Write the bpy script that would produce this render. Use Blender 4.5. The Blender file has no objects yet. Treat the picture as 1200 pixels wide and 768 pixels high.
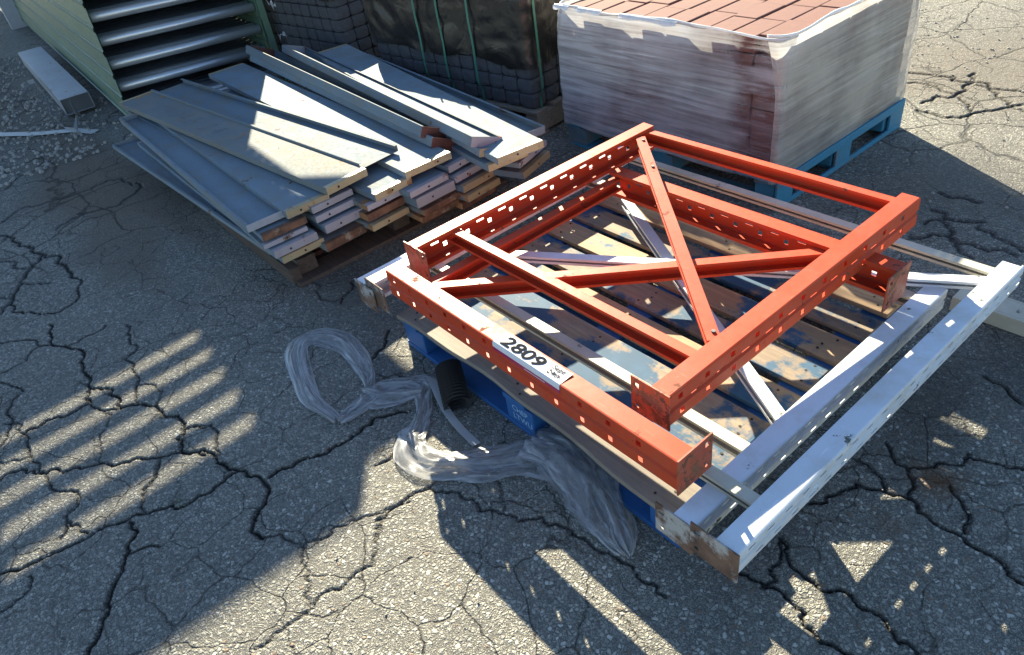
import bpy, bmesh, math, random
import numpy as np
from mathutils import Vector, Matrix, noise
random.seed(7)
SC = bpy.context.scene
COL = SC.collection
R = math.radians

# ---------------------------------------------------------------- camera, sky, sun, exposure
CAMX = Vector((0.63952703, 0.75637102, -0.13750657))
CAMD = Vector((0.39691114, -0.47804248, -0.78354127))
CAMF = Vector((-0.65838189, 0.44651794, -0.60593318))
cd = bpy.data.cameras.new('camera'); cam = bpy.data.objects.new('camera', cd); COL.objects.link(cam)
m = Matrix.Identity(4)
for i in range(3):
    m[i][0] = CAMX[i]; m[i][1] = -CAMD[i]; m[i][2] = -CAMF[i]
m[2][3] = 1.6
cam.matrix_world = m
cd.sensor_width = 36; cd.lens = 836 / 1200 * 36; cd.clip_start = .05; cd.clip_end = 500
SC.camera = cam
w = bpy.data.worlds.new('World'); SC.world = w; w.use_nodes = True
nt = w.node_tree; bg = nt.nodes['Background']
sky = nt.nodes.new('ShaderNodeTexSky'); sky.sky_type = 'NISHITA'; sky.sun_disc = False; sky.ozone_density = 2.2; sky.dust_density = 0.1
SUN = Vector((-1.88, .99, 1.0)).normalized()
sky.sun_elevation = math.asin(SUN.z); sky.sun_rotation = math.pi/2 - math.atan2(SUN.y, SUN.x)
nt.links.new(sky.outputs[0], bg.inputs[0]); bg.inputs[1].default_value = .06
sl = bpy.data.lights.new('sun', 'SUN'); sl.energy = 5.0; sl.angle = R(.5); sl.color = (1, .89, .66)
so = bpy.data.objects.new('sun', sl); COL.objects.link(so)
so.rotation_euler = SUN.to_track_quat('Z', 'Y').to_euler(); so.location = (-8, 5, 6)
SC.view_settings.view_transform = 'Standard'; SC.view_settings.look = 'None'
SC.view_settings.exposure = 2.2; SC.view_settings.gamma = 1

# ---------------------------------------------------------------- material helpers
class G:
    def __init__(s, name):
        s.m = bpy.data.materials.new(name); s.m.use_nodes = True; s.t = s.m.node_tree
        s.b = s.t.nodes['Principled BSDF']; s.out = s.t.nodes['Material Output']
    def n(s, kind, ins=None, **pr):
        k = s.t.nodes.new('ShaderNode' + kind)
        for a, v in pr.items(): setattr(k, a, v)
        for a, v in (ins or {}).items():
            sock = k.inputs[a]
            if hasattr(v, 'is_output'): s.t.links.new(v, sock)
            else: sock.default_value = v
        return k
    def lk(s, a, b): s.t.links.new(a, b)
    def coord(s, rnd=True):
        tc = s.n('TexCoord').outputs['Object']
        if not rnd: return tc
        oi = s.n('ObjectInfo').outputs['Random']
        sc = s.n('Math', {0: oi, 1: 37.0}, operation='MULTIPLY').outputs[0]
        return s.n('VectorMath', {0: tc, 1: sc}, operation='ADD').outputs[0]
    def noise(s, v, scale, detail=4, rough=.55, dist=0):
        return s.n('TexNoise', {'Vector': v, 'Scale': scale, 'Detail': detail, 'Roughness': rough, 'Distortion': dist}).outputs[0]
    def vor(s, v, scale, feature='F1', out='Distance', rnd=1):
        return s.n('TexVoronoi', {'Vector': v, 'Scale': scale, 'Randomness': rnd}, feature=feature).outputs[out]
    def ramp(s, f, a, b, lo=0., hi=1.):
        return s.n('MapRange', {0: f, 1: a, 2: b, 3: lo, 4: hi}, clamp=True).outputs[0]
    def mix(s, f, a, b, mode='MIX'):
        k = s.t.nodes.new('ShaderNodeMix'); k.data_type = 'RGBA'; k.blend_type = mode
        for sock, v in ((k.inputs[0], f), (k.inputs[6], a), (k.inputs[7], b)):
            if hasattr(v, 'is_output'): s.lk(v, sock)
            else: sock.default_value = (*v, 1) if isinstance(v, (tuple, list)) and len(v) == 3 else v
        return k.outputs[2]
    def math(s, op, a, b=0.):
        return s.n('Math', {0: a, 1: b}, operation=op).outputs[0]
    def bump(s, h, strength, dist, prev=None):
        ins = {'Height': h, 'Strength': strength, 'Distance': dist}
        if prev is not None: ins['Normal'] = prev
        return s.n('Bump', ins).outputs[0]
    def set(s, **kw):
        for a, v in kw.items():
            sock = s.b.inputs[a.replace('_', ' ')]
            if hasattr(v, 'is_output'): s.lk(v, sock)
            else: sock.default_value = (*v, 1) if isinstance(v, tuple) and len(v) == 3 and sock.type == 'RGBA' else v
        return s
    def scale(s, v, xyz):
        return s.n('VectorMath', {0: v, 1: xyz}, operation='MULTIPLY').outputs[0]

def paint(name, base, var=.12, chip=(.25, .20, .15), chips=.64, rust=(.16, .06, .025), rusty=.72, rough=.42, dirt=(.25, .22, .18), dirty=.35, spec=.5, cs=9, endr=0.):
    g = G(name); v = g.coord()
    big = g.noise(v, 2.5, 5); fine = g.noise(v, 60, 3); mid = g.noise(v, cs, 8, .68)
    c = g.mix(g.ramp(big, .3, .7), tuple(x*(1-var) for x in base), tuple(min(1, x*(1+var)) for x in base))
    rv = g.n('ObjectInfo').outputs['Random']; k_ = g.ramp(rv, 0, 1, .86, 1.14)
    c = g.mix(1.0, c, g.n('CombineColor', {0: k_, 1: k_, 2: k_}).outputs[0], 'MULTIPLY')
    c = g.mix(g.ramp(g.noise(v, 6, 8, .7), .45, .75, 0, dirty), c, dirt)
    scu = g.noise(g.scale(v, (9, 160, 160)), 1, 4, .6); scv = g.noise(g.scale(v, (160, 9, 160)), 1, 4, .6)
    c = g.mix(g.math('MULTIPLY', g.ramp(g.math('MAXIMUM', scu, scv), .66, .72), g.ramp(mid, .48, .6)), c, tuple(min(1, x*1.25+.06) for x in base))
    cm = g.ramp(mid, chips, chips+.02); c = g.mix(cm, c, chip)
    rn = g.noise(v, cs*.7, 9, .72)
    if endr:
        sx = g.n('SeparateXYZ', {0: g.n('TexCoord').outputs['Object']}).outputs[0]
        rn = g.math('ADD', rn, g.math('MULTIPLY', g.math('MAXIMUM', g.ramp(sx, -.22, 0), g.ramp(sx, -2.0, -2.35)), endr))
    rm = g.ramp(rn, rusty, rusty+.05)
    rc = g.mix(fine, rust, tuple(x*2.2 for x in rust)); c = g.mix(rm, c, rc)
    bad = g.math('MAXIMUM', cm, rm)
    g.set(Base_Color=c, Roughness=g.math('ADD', g.ramp(bad, 0, 1, rough, .85), g.ramp(fine, .3, .7, -.05, .08)), Specular_IOR_Level=spec)
    n1 = g.bump(g.math('SUBTRACT', g.math('MULTIPLY', fine, .3), bad), .35, .0012)
    n1 = g.bump(big, .25, .01, n1)
    g.set(Normal=n1); return g.m

def rustmat(name, a=(.10, .035, .015), b=(.30, .12, .045), pale=(.45, .40, .32), pf=.55):
    g = G(name); v = g.coord()
    f = g.noise(v, 14, 9, .7); c = g.mix(g.ramp(f, .35, .65), a, b)
    c = g.mix(g.ramp(g.noise(v, 8, 8, .72), pf, pf+.08), c, pale)
    g.set(Base_Color=c, Roughness=.85, Normal=g.bump(g.noise(v, 90, 6, .7), .5, .0015)); return g.m

def woodmat(name, a, b, axis=0, blue=None, bf=.5, edge=None, rough=.8):
    g = G(name); v = g.coord(); st = [70, 70, 70]; st[axis] = 4
    sv = g.scale(v, tuple(st)); f = g.noise(sv, 1, 6, .65, .6)
    c = g.mix(g.ramp(f, .3, .7), a, b)
    kn = g.vor(g.scale(v, tuple(7 if i != axis else 2.5 for i in range(3))), 1)
    c = g.mix(g.ramp(kn, .03, .07, .7, 0), c, (.08, .045, .025))
    c = g.mix(g.ramp(g.noise(v, 5, 6, .7), .5, .8, 0, .5), c, (.12, .10, .085))
    if blue is not None:
        mk = g.ramp(g.math('ADD', g.noise(v, 3.2, 8, .66), g.math('MULTIPLY', f, .12)), bf, bf+.05)
        bc = g.mix(g.noise(v, 20, 5, .7), tuple(x*.6 for x in blue), tuple(x*1.25 for x in blue)); c = g.mix(mk, c, bc)
    g.set(Base_Color=c, Roughness=rough, Normal=g.bump(f, .45, .0015)); return g.m

def plain(name, col, rough=.6, metal=0., bs=40, bumpd=.001, var=.25, spec=.5):
    g = G(name); v = g.coord(); f = g.noise(v, bs, 5, .6)
    c = g.mix(g.noise(v, bs*.2, 5, .6), tuple(x*(1-var) for x in col), tuple(min(1, x*(1+var)) for x in col))
    g.set(Base_Color=c, Roughness=rough, Metallic=metal, Specular_IOR_Level=spec, Normal=g.bump(f, .4, bumpd)); return g.m

def asphalt():
    g = G('cracked_asphalt'); v = g.coord(False)
    at = g.n('Attribute', attribute_name='mask'); sep = g.n('SeparateColor', {0: at.outputs['Color']})
    crack, dirt, dark = sep.outputs[0], sep.outputs[1], sep.outputs[2]; rusta = at.outputs['Alpha']
    wob = g.n('VectorMath', {0: v, 1: g.n('VectorMath', {0: g.n('TexNoise', {'Vector': v, 'Scale': 40.0, 'Detail': 2.0}).outputs['Color'], 1: (.008, .008, .008)}, operation='MULTIPLY').outputs[0]}, operation='ADD').outputs[0]
    e1 = g.vor(wob, 95, 'DISTANCE_TO_EDGE'); f1 = g.n('TexVoronoi', {'Vector': wob, 'Scale': 95.0}, feature='F1')
    e2 = g.vor(wob, 210, 'DISTANCE_TO_EDGE'); f2 = g.n('TexVoronoi', {'Vector': wob, 'Scale': 210.0}, feature='F1')
    r1 = g.n('SeparateColor', {0: f1.outputs['Color']}); r2 = g.n('SeparateColor', {0: f2.outputs['Color']})
    stone1 = g.math('MULTIPLY', g.ramp(e1, .05, .16), g.ramp(r1.outputs[0], .38, .42))
    stone2 = g.math('MULTIPLY', g.ramp(e2, .04, .16), g.ramp(r2.outputs[0], .12, .16))
    matrix = g.mix(g.noise(v, 350, 3), (.060, .058, .052), (.125, .12, .106))
    c2 = g.mix(r2.outputs[1], (.15, .147, .13), (.30, .288, .245)); c1 = g.mix(r1.outputs[1], (.19, .185, .168), (.36, .345, .295))
    c1 = g.mix(g.ramp(r1.outputs[2], .90, .92), c1, (.46, .445, .395)); c1 = g.mix(g.ramp(r1.outputs[2], .025, .02), c1, (.20, .15, .11))
    c = g.mix(stone2, matrix, c2); c = g.mix(stone1, c, c1)
    lo = g.noise(v, 1.1, 6, .6); c = g.mix(1.0, c, g.mix(g.ramp(lo, .3, .7), (.92, .945, .97), (1.28, 1.29, 1.28)), 'MULTIPLY')
    lo2 = g.noise(v, 4.5, 6, .65); c = g.mix(g.ramp(lo2, .52, .75, 0, .35), c, (.20, .18, .15))
    c = g.mix(dirt, c, g.mix(g.noise(v, 55, 6, .7), (.085, .068, .052), (.19, .155, .12)))
    # fine network of secondary cracks
    wv = g.n('VectorMath', {0: v, 1: g.n('VectorMath', {0: g.n('TexNoise', {'Vector': v, 'Scale': 7.0, 'Detail': 5.0}).outputs['Color'], 1: (.12, .12, .12)}, operation='MULTIPLY').outputs[0]}, operation='ADD').outputs[0]
    e3 = g.vor(wv, 5.5, 'DISTANCE_TO_EDGE'); gate = g.ramp(g.noise(v, 1.7, 3), .40, .52)
    hair = g.math('MULTIPLY', g.ramp(e3, .0, .019, 1, 0), gate)
    e4 = g.vor(wv, 2.1, 'DISTANCE_TO_EDGE')
    sp = g.n('SeparateXYZ', {0: v}); far = g.math('MAXIMUM', g.ramp(sp.outputs[0], -3.7, -4.0), g.ramp(sp.outputs[1], 2.9, 3.3))
    big = g.math('MULTIPLY', g.ramp(e4, .0, .02, 1, 0), far)
    ck = g.math('MAXIMUM', crack, g.math('MAXIMUM', g.math('MULTIPLY', hair, .7), g.math('MULTIPLY', big, .8)))
    c = g.mix(ck, c, (.012, .011, .010))
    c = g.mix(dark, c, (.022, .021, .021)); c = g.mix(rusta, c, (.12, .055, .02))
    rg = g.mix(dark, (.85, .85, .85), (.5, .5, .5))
    h = g.math('ADD', g.math('MULTIPLY', stone1, g.ramp(e1, .0, .35, .2, 1.0)), g.math('MULTIPLY', stone2, g.ramp(e2, 0, .3, .1, .5)))
    h = g.math('ADD', h, g.math('MULTIPLY', g.noise(v, 420, 3), .35)); h = g.math('SUBTRACT', h, g.math('MULTIPLY', ck, 2.5))
    n1 = g.bump(h, 1.0, .0042); n1 = g.bump(g.noise(v, 28, 5, .6), .6, .006, n1)
    g.set(Base_Color=c, Roughness=rg, Normal=n1, Specular_IOR_Level=.3); return g.m

def film(name, lo=.35, hi=.9, col=(.62, .63, .64), sc=(3, 3, 60), rough=.22, dark=(.3, .29, .3), uv=False, window=False):
    g = G(name); v = g.n('TexCoord').outputs['UV'] if uv else g.coord(False)
    s1 = g.noise(g.scale(v, sc), 1, 6, .62, .6); s2 = g.noise(v, 3.0, 4, .55)
    c = g.mix(g.ramp(s1, .3, .72), dark, col)
    c = g.mix(g.ramp(g.noise(g.scale(v, tuple(x*2.2 for x in sc)), 1, 4, .6), .64, .72), c, (.85, .86, .87))
    g.set(Base_Color=c, Roughness=rough, Specular_IOR_Level=.8)
    a = g.math('ADD', g.ramp(s1, .3, .7, lo, hi), g.ramp(s2, .35, .65, -.22, .22))
    if uv:
        w2 = g.n('VectorMath', {0: v, 1: g.scale(g.n('TexNoise', {'Vector': v, 'Scale': 2.0, 'Detail': 3.0}).outputs['Color'], (.5, .5, .5))}, operation='ADD').outputs[0]
        cr = g.ramp(g.vor(g.scale(w2, (.7, 1.8, 1)), .9, 'DISTANCE_TO_EDGE'), 0, .07, 1, 0)
        a = g.math('ADD', a, g.math('MULTIPLY', cr, .22)); g.set(Base_Color=g.mix(cr, c, (.62, .63, .64)))
        c = g.mix(cr, c, (.50, .51, .52)); g.set(Base_Color=c)
    if window:
        sx = g.n('SeparateXYZ', {0: v}).outputs[0]
        wm = g.math('MULTIPLY', g.ramp(g.math('ADD', sx, g.math('MULTIPLY', g.noise(v, 5, 4), .25)), -.0+.50, .60), g.ramp(g.noise(g.scale(v, (3, 3, 9)), 1, 3), .38, .5))
        a = g.math('SUBTRACT', a, g.math('MULTIPLY', wm, .62))
    c2_ = g.mix(g.ramp(g.noise(v, 2.2, 4, .6), .4, .65, 0, .55), g.b.inputs[0].links[0].from_socket, tuple(x*.55 for x in col)); g.set(Base_Color=c2_)
    tr = g.n('BsdfTransparent'); tl = g.n('BsdfTranslucent', {0: (.8, .8, .8, 1)})
    m1 = g.n('MixShader', {0: .25, 1: g.b.outputs[0], 2: tl.outputs[0]})
    mx = g.n('MixShader', {0: g.ramp(a, 0, 1), 1: tr.outputs[0], 2: m1.outputs[0]})
    g.lk(mx.outputs[0], g.out.inputs[0])
    g.set(Normal=g.bump(s1, .12 if uv else .5, .002 if uv else .006)); return g.m

M = {
 'asphalt': asphalt(),
 'orange': paint('orange_paint', (.52, .058, .018), .10, chip=(.16, .06, .035), chips=.645, rusty=.685, dirt=(.24, .10, .06), dirty=.45, rough=.5, spec=.22, cs=15),
 'orange_rust': paint('worn_orange_plate', (.42, .065, .02), .25, chip=(.12, .05, .03), chips=.56, rust=(.12, .05, .025), rusty=.52, rough=.5, cs=26),
 'rackwhite': paint('chipped_white_paint', (.62, .67, .72), .06, chip=(.10, .11, .08), chips=.63, rusty=.74, dirt=(.40, .36, .27), dirty=.65, rough=.42, spec=.4, cs=13),
 'rackkhaki': paint('khaki_white_paint', (.46, .43, .34), .1, chip=(.10, .10, .09), chips=.655, rusty=.74, dirt=(.22, .19, .13), dirty=.5, rough=.5, cs=12),  # khaki tone of the frame braces and the loose channel
 'platerust': rustmat('rusted_plate', (.07, .04, .028), (.19, .11, .07), (.36, .35, .33), .52),
 'beam': paint('pale_grey_paint', (.17, .215, .25), .08, chip=(.14, .08, .05), chips=.66, rusty=.80, dirt=(.20, .17, .12), dirty=.75, rough=.7, spec=.05, endr=.22, cs=8),
 'beamrust': paint('rust_spotted_grey_paint', (.185, .205, .205), .1, chip=(.20, .12, .07), chips=.66, rust=(.22, .11, .05), rusty=.62, dirt=(.24, .18, .11), dirty=.55, rough=.7, spec=.05, endr=.19, cs=7),
 'capwhite': paint('grey_white_cap_paint', (.33, .31, .33), .1, chip=(.16, .09, .06), chips=.61, rusty=.72, dirty=.4, cs=16),
 'capcream': paint('yellowed_cap_paint', (.36, .29, .17), .15, chip=(.25, .14, .06), chips=.60, rust=(.22, .11, .05), rusty=.60, dirt=(.42, .30, .14), dirty=.7, cs=16),
 'caprust': rustmat('rusted_cap', (.075, .035, .02), (.22, .11, .06), (.34, .28, .2), .56),
 'capbrown': plain('brown_primer', (.13, .045, .03), .55, var=.35),
 'green': paint('green_conveyor_paint', (.085, .15, .10), .1, chip=(.10, .11, .08), chips=.70, rusty=.80, dirt=(.10, .14, .12), dirty=.5, rough=.5, cs=12),
 'roller': plain('zinc_roller', (.46, .48, .50), .33, .65, 30, .0008, .12),
 'greysteel': paint('grey_steel', (.27, .29, .32), .1, dirty=.4, rough=.5),
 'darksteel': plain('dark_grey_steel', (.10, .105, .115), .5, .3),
 'wood': woodmat('weathered_pine_board', (.30, .19, .105), (.50, .36, .22)),
 'woodblue': woodmat('blue_overpainted_board', (.16, .12, .085), (.30, .235, .165), blue=(.025, .085, .16), bf=.535),
 'woodmix': woodmat('sparsely_blue_board', (.26, .18, .10), (.44, .32, .19), blue=(.03, .11, .20), bf=.58),
 'woodteal': woodmat('worn_teal_board', (.34, .29, .20), (.48, .40, .28), blue=(.10, .28, .34), bf=.40),
 'woodgrey': woodmat('grey_weathered_board', (.15, .125, .10), (.27, .235, .19)),
 'wooddark': woodmat('dark_brown_timber', (.045, .03, .022), (.10, .07, .05)),
 'bluepaint': woodmat('blue_pallet_paint', (.012, .085, .26), (.02, .115, .33), blue=(.016, .10, .29), bf=.3, rough=.6),
 'bluedark': woodmat('faded_blue_pallet_paint', (.02, .15, .25), (.035, .21, .33), blue=(.10, .16, .2), bf=.60, rough=.7),
 'brick': plain('red_concrete_paver', (.155, .064, .052), .9, bs=160, bumpd=.0015, var=.22),
 'block': plain('charcoal_concrete_block', (.062, .064, .072), .9, bs=120, bumpd=.003, var=.35),
 'film_side': film('stretch_film_side', .62, 1.0, (.60, .57, .50), (1.8, 1.8, 48), dark=(.42, .40, .36)),
 'film_front': film('stretch_film_front', .50, 1.0, (.62, .63, .66), (2.2, 2.2, 48), dark=(.36, .33, .35), window=True),
 'film_rim': film('stretch_film_rim', .75, 1.0, (.85, .87, .9), (8, 8, 8), dark=(.6, .62, .66)),
 'film_loose': film('loose_stretch_film', .26, .74, (.40, .405, .405), (.6, 2.2, 1), .25, dark=(.24, .25, .255), uv=True),
 'whitesticker': plain('white_sticker', (.62, .63, .65), .7, var=.03, spec=.15),
 'magenta': plain('magenta_print', (.32, .012, .09), .4, var=.05),
 'ink': plain('grey_black_ink', (.02, .021, .025), 1., var=.2, spec=.02),
 'bluetext': plain('pale_stencil_ink', (.25, .42, .60), .7, var=.2),
 'pencil': plain('dark_marker', (.10, .12, .16), .7, var=.2),
 'blackplastic': plain('black_plastic', (.03, .03, .031), .3, var=.3),
 'strap': plain('green_strap', (.045, .17, .12), .45, var=.15),
 'paleribbon': plain('dull_white_strap', (.42, .43, .42), .6, var=.2),
 'nail': plain('dark_nail_and_hole', (.03, .025, .02), .6, .5),
 'stone': plain('pale_pebble', (.30, .28, .25), .9, var=.5),
 'grass': plain('weed_green', (.06, .10, .025), .8, var=.4),
}
def bpl():
    g = G('black_cover_sheet'); v = g.coord(False)
    g.set(Base_Color=(.014, .013, .013), Roughness=.32, Normal=g.bump(g.noise(v, 11, 3, .5, .6), .5, .015)); return g.m
M['cover'] = bpl()

# ---------------------------------------------------------------- object helpers
def link(o, parent=None):
    COL.objects.link(o)
    if parent is not None: o.parent = parent
    return o
def tag(o, label=None, cat=None, group=None, kind=None):
    for k, v in (('label', label), ('category', cat), ('group', group), ('kind', kind)):
        if v: o[k] = v
    return o
def empty(name, loc, label, cat, group=None, rot=None):
    o = bpy.data.objects.new(name, None); o.empty_display_size = .1; o.location = loc
    if rot is not None: o.rotation_euler = rot
    link(o); return tag(o, label, cat, group)
class MB:
    def __init__(s): s.v = []; s.f = []; s.mi = []; s.cur = 0
    def add(s, vs, fs, T=None):
        k = len(s.v)
        s.v += [tuple(T @ Vector(p)) if T is not None else tuple(p) for p in vs]
        s.f += [tuple(i+k for i in f) for f in fs]; s.mi += [s.cur]*len(fs); return s
    def box(s, x0, x1, y0, y1, z0, z1, T=None):
        return s.add([(x, y, z) for x in (x0, x1) for y in (y0, y1) for z in (z0, z1)],
                     [(0, 1, 3, 2), (4, 6, 7, 5), (0, 4, 5, 1), (2, 3, 7, 6), (0, 2, 6, 4), (1, 5, 7, 3)], T)
    def cyl(s, p, q, r, n=12, r2=None, cap=True):
        p = Vector(p); q = Vector(q); d = (q-p).normalized(); a = d.orthogonal().normalized(); b = d.cross(a); r2 = r if r2 is None else r2
        vs = []; 
        for c, rr in ((p, r), (q, r2)):
            for i in range(n):
                t = 2*math.pi*i/n; vs.append(c + a*math.cos(t)*rr + b*math.sin(t)*rr)
        fs = [(i, (i+1) % n, n+(i+1) % n, n+i) for i in range(n)]
        if cap: fs += [tuple(range(n))[::-1], tuple(range(n, 2*n))]
        return s.add(vs, fs)
    def mesh(s, name, mats, smooth=False):
        me = bpy.data.meshes.new(name); me.from_pydata(s.v, [], s.f)
        for mt in (mats if isinstance(mats, (list, tuple)) else [mats]): me.materials.append(mt)
        me.polygons.foreach_set('material_index', s.mi)
        bm = bmesh.new(); bm.from_mesh(me); bmesh.ops.recalc_face_normals(bm, faces=bm.faces); bm.to_mesh(me); bm.free()
        if smooth: me.polygons.foreach_set('use_smooth', [True]*len(me.polygons))
        me.update(); return me
    def obj(s, name, mats, parent=None, bevel=0, smooth=False, seg=2):
        o = bpy.data.objects.new(name, s.mesh(name, mats, smooth)); link(o, parent)
        if bevel:
            b = o.modifiers.new('bevel', 'BEVEL'); b.width = bevel; b.segments = seg; b.limit_method = 'ANGLE'; b.angle_limit = R(40)
        return o
def inst(me, name, parent=None, T=None, bevel=0):
    o = bpy.data.objects.new(name, me); link(o, parent)
    if T is not None: o.matrix_local = T
    if bevel:
        b = o.modifiers.new('bevel', 'BEVEL'); b.width = bevel; b.segments = 2; b.limit_method = 'ANGLE'
    return o
def frame(origin, x, y, z=(0, 0, 1)):
    t = Matrix.Identity(4)
    for i in range(3): t[i][0] = x[i]; t[i][1] = y[i]; t[i][2] = z[i]; t[i][3] = origin[i]
    return t
def ident(loc): return Matrix.Translation(-Vector(loc))

def perforated(mb, L, zs, offs, holes, t, T):
    """sheet along x (0..L), front face at y=off(z), thickness t, with real openings"""
    xs = sorted({0., L} | {round(h[0], 5) for h in holes} | {round(h[1], 5) for h in holes})
    zn = sorted(set(zs) | {h[2] for h in holes} | {h[3] for h in holes})
    on = [float(np.interp(z, zs, offs)) for z in zn]; nx, nz = len(xs), len(zn)
    vs = [(x, on[j], z) for x in xs for j, z in enumerate(zn)] + [(x, on[j]+t, z) for x in xs for j, z in enumerate(zn)]
    K = nx*nz; idx = lambda i, j, b: i*nz+j+b*K
    solid = [[True]*(nz-1) for _ in range(nx-1)]
    for i in range(nx-1):
        cx = (xs[i]+xs[i+1])/2
        for j in range(nz-1):
            cz = (zn[j]+zn[j+1])/2
            if any(a < cx < b and c < cz < d for a, b, c, d in holes): solid[i][j] = False
    fs = []; S = lambda i, j: 0 <= i < nx-1 and 0 <= j < nz-1 and solid[i][j]
    for i in range(nx-1):
        for j in range(nz-1):
            if not solid[i][j]: continue
            fs.append((idx(i, j, 0), idx(i+1, j, 0), idx(i+1, j+1, 0), idx(i, j+1, 0)))
            fs.append((idx(i, j, 1), idx(i, j+1, 1), idx(i+1, j+1, 1), idx(i+1, j, 1)))
            if not S(i-1, j): fs.append((idx(i, j, 0), idx(i, j+1, 0), idx(i, j+1, 1), idx(i, j, 1)))
            if not S(i+1, j): fs.append((idx(i+1, j, 0), idx(i+1, j, 1), idx(i+1, j+1, 1), idx(i+1, j+1, 0)))
            if not S(i, j-1): fs.append((idx(i, j, 0), idx(i, j, 1), idx(i+1, j, 1), idx(i+1, j, 0)))
            if not S(i, j+1): fs.append((idx(i, j+1, 0), idx(i+1, j+1, 0), idx(i+1, j+1, 1), idx(i, j+1, 1)))
    used = sorted({i for f in fs for i in f}); mp = {u: k for k, u in enumerate(used)}
    mb.add([vs[u] for u in used], [tuple(mp[i] for i in f) for f in fs], T)

def upright(mb, L, T, h=.098, dep=.057, t=.0026, pitch=.0965, start=.035, mid=True, hs=.016, slot=.032, slotted=False):
    k = h/.098
    zs = [0, .0015, .005, .040*k, .0445*k, .0535*k, .058*k, h-.005, h-.0015, h]
    of = [.005, .0015, 0, 0, .006, .006, 0, 0, .0015, .005]
    holes = []; x = start
    while x < L-.04:
        if slotted:
            holes += [(x, x+.026, .071*k, .071*k+.006), (x+.03, x+.056, .021*k, .021*k+.006)]
            x += .067
        else:
            holes += [(x, x+hs, .068, .068+hs), (x+.004, x+.004+hs, .018, .018+hs)]
            if mid and x > .08: holes.append((x-.045, x-.045+slot, .0455, .0525))
            x += pitch
    perforated(mb, L, zs, of, holes, t, T)
    mb.box(0, L, .005+t, dep, 0, t, T); mb.box(0, L, .005, dep, h-t, h-.0001, T)
    mb.box(0, L, dep-t, dep-.0001, t, .013, T); mb.box(0, L, dep-t, dep-.0001, h-.013, h-t, T)
def footplate(mb, T, wd=.12, hg=.114, t=.004):
    perforated(mb, wd, [0, hg], [0, 0], [(wd-.026, wd-.012, hg-.030, hg-.016), (wd-.024, wd-.012, .016, .028)], t, T)
def channel(mb, P, Q, w=.032, h=.045, s=-1, t=.0022):
    """C section from P to Q (P,Q on the top face, web side), open towards side s"""
    P = Vector(P); Q = Vector(Q); x = (Q-P).normalized(); y = Vector((0, 0, 1)).cross(x).normalized()*s*1.0; z = Vector((0, 0, 1))
    if s > 0: pass
    T = frame(P, x, y, z); L = (Q-P).length
    mb.box(0, L, 0, t, -h, 0, T); mb.box(0, L, t, w, -t, -.0001, T); mb.box(0, L, t, w, -h+.0001, -h+t, T)
    mb.box(0, L, w-t, w-.0001, -.009, -t, T); mb.box(0, L, w-t, w-.0001, -h+t, -h+.009, T)
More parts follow.
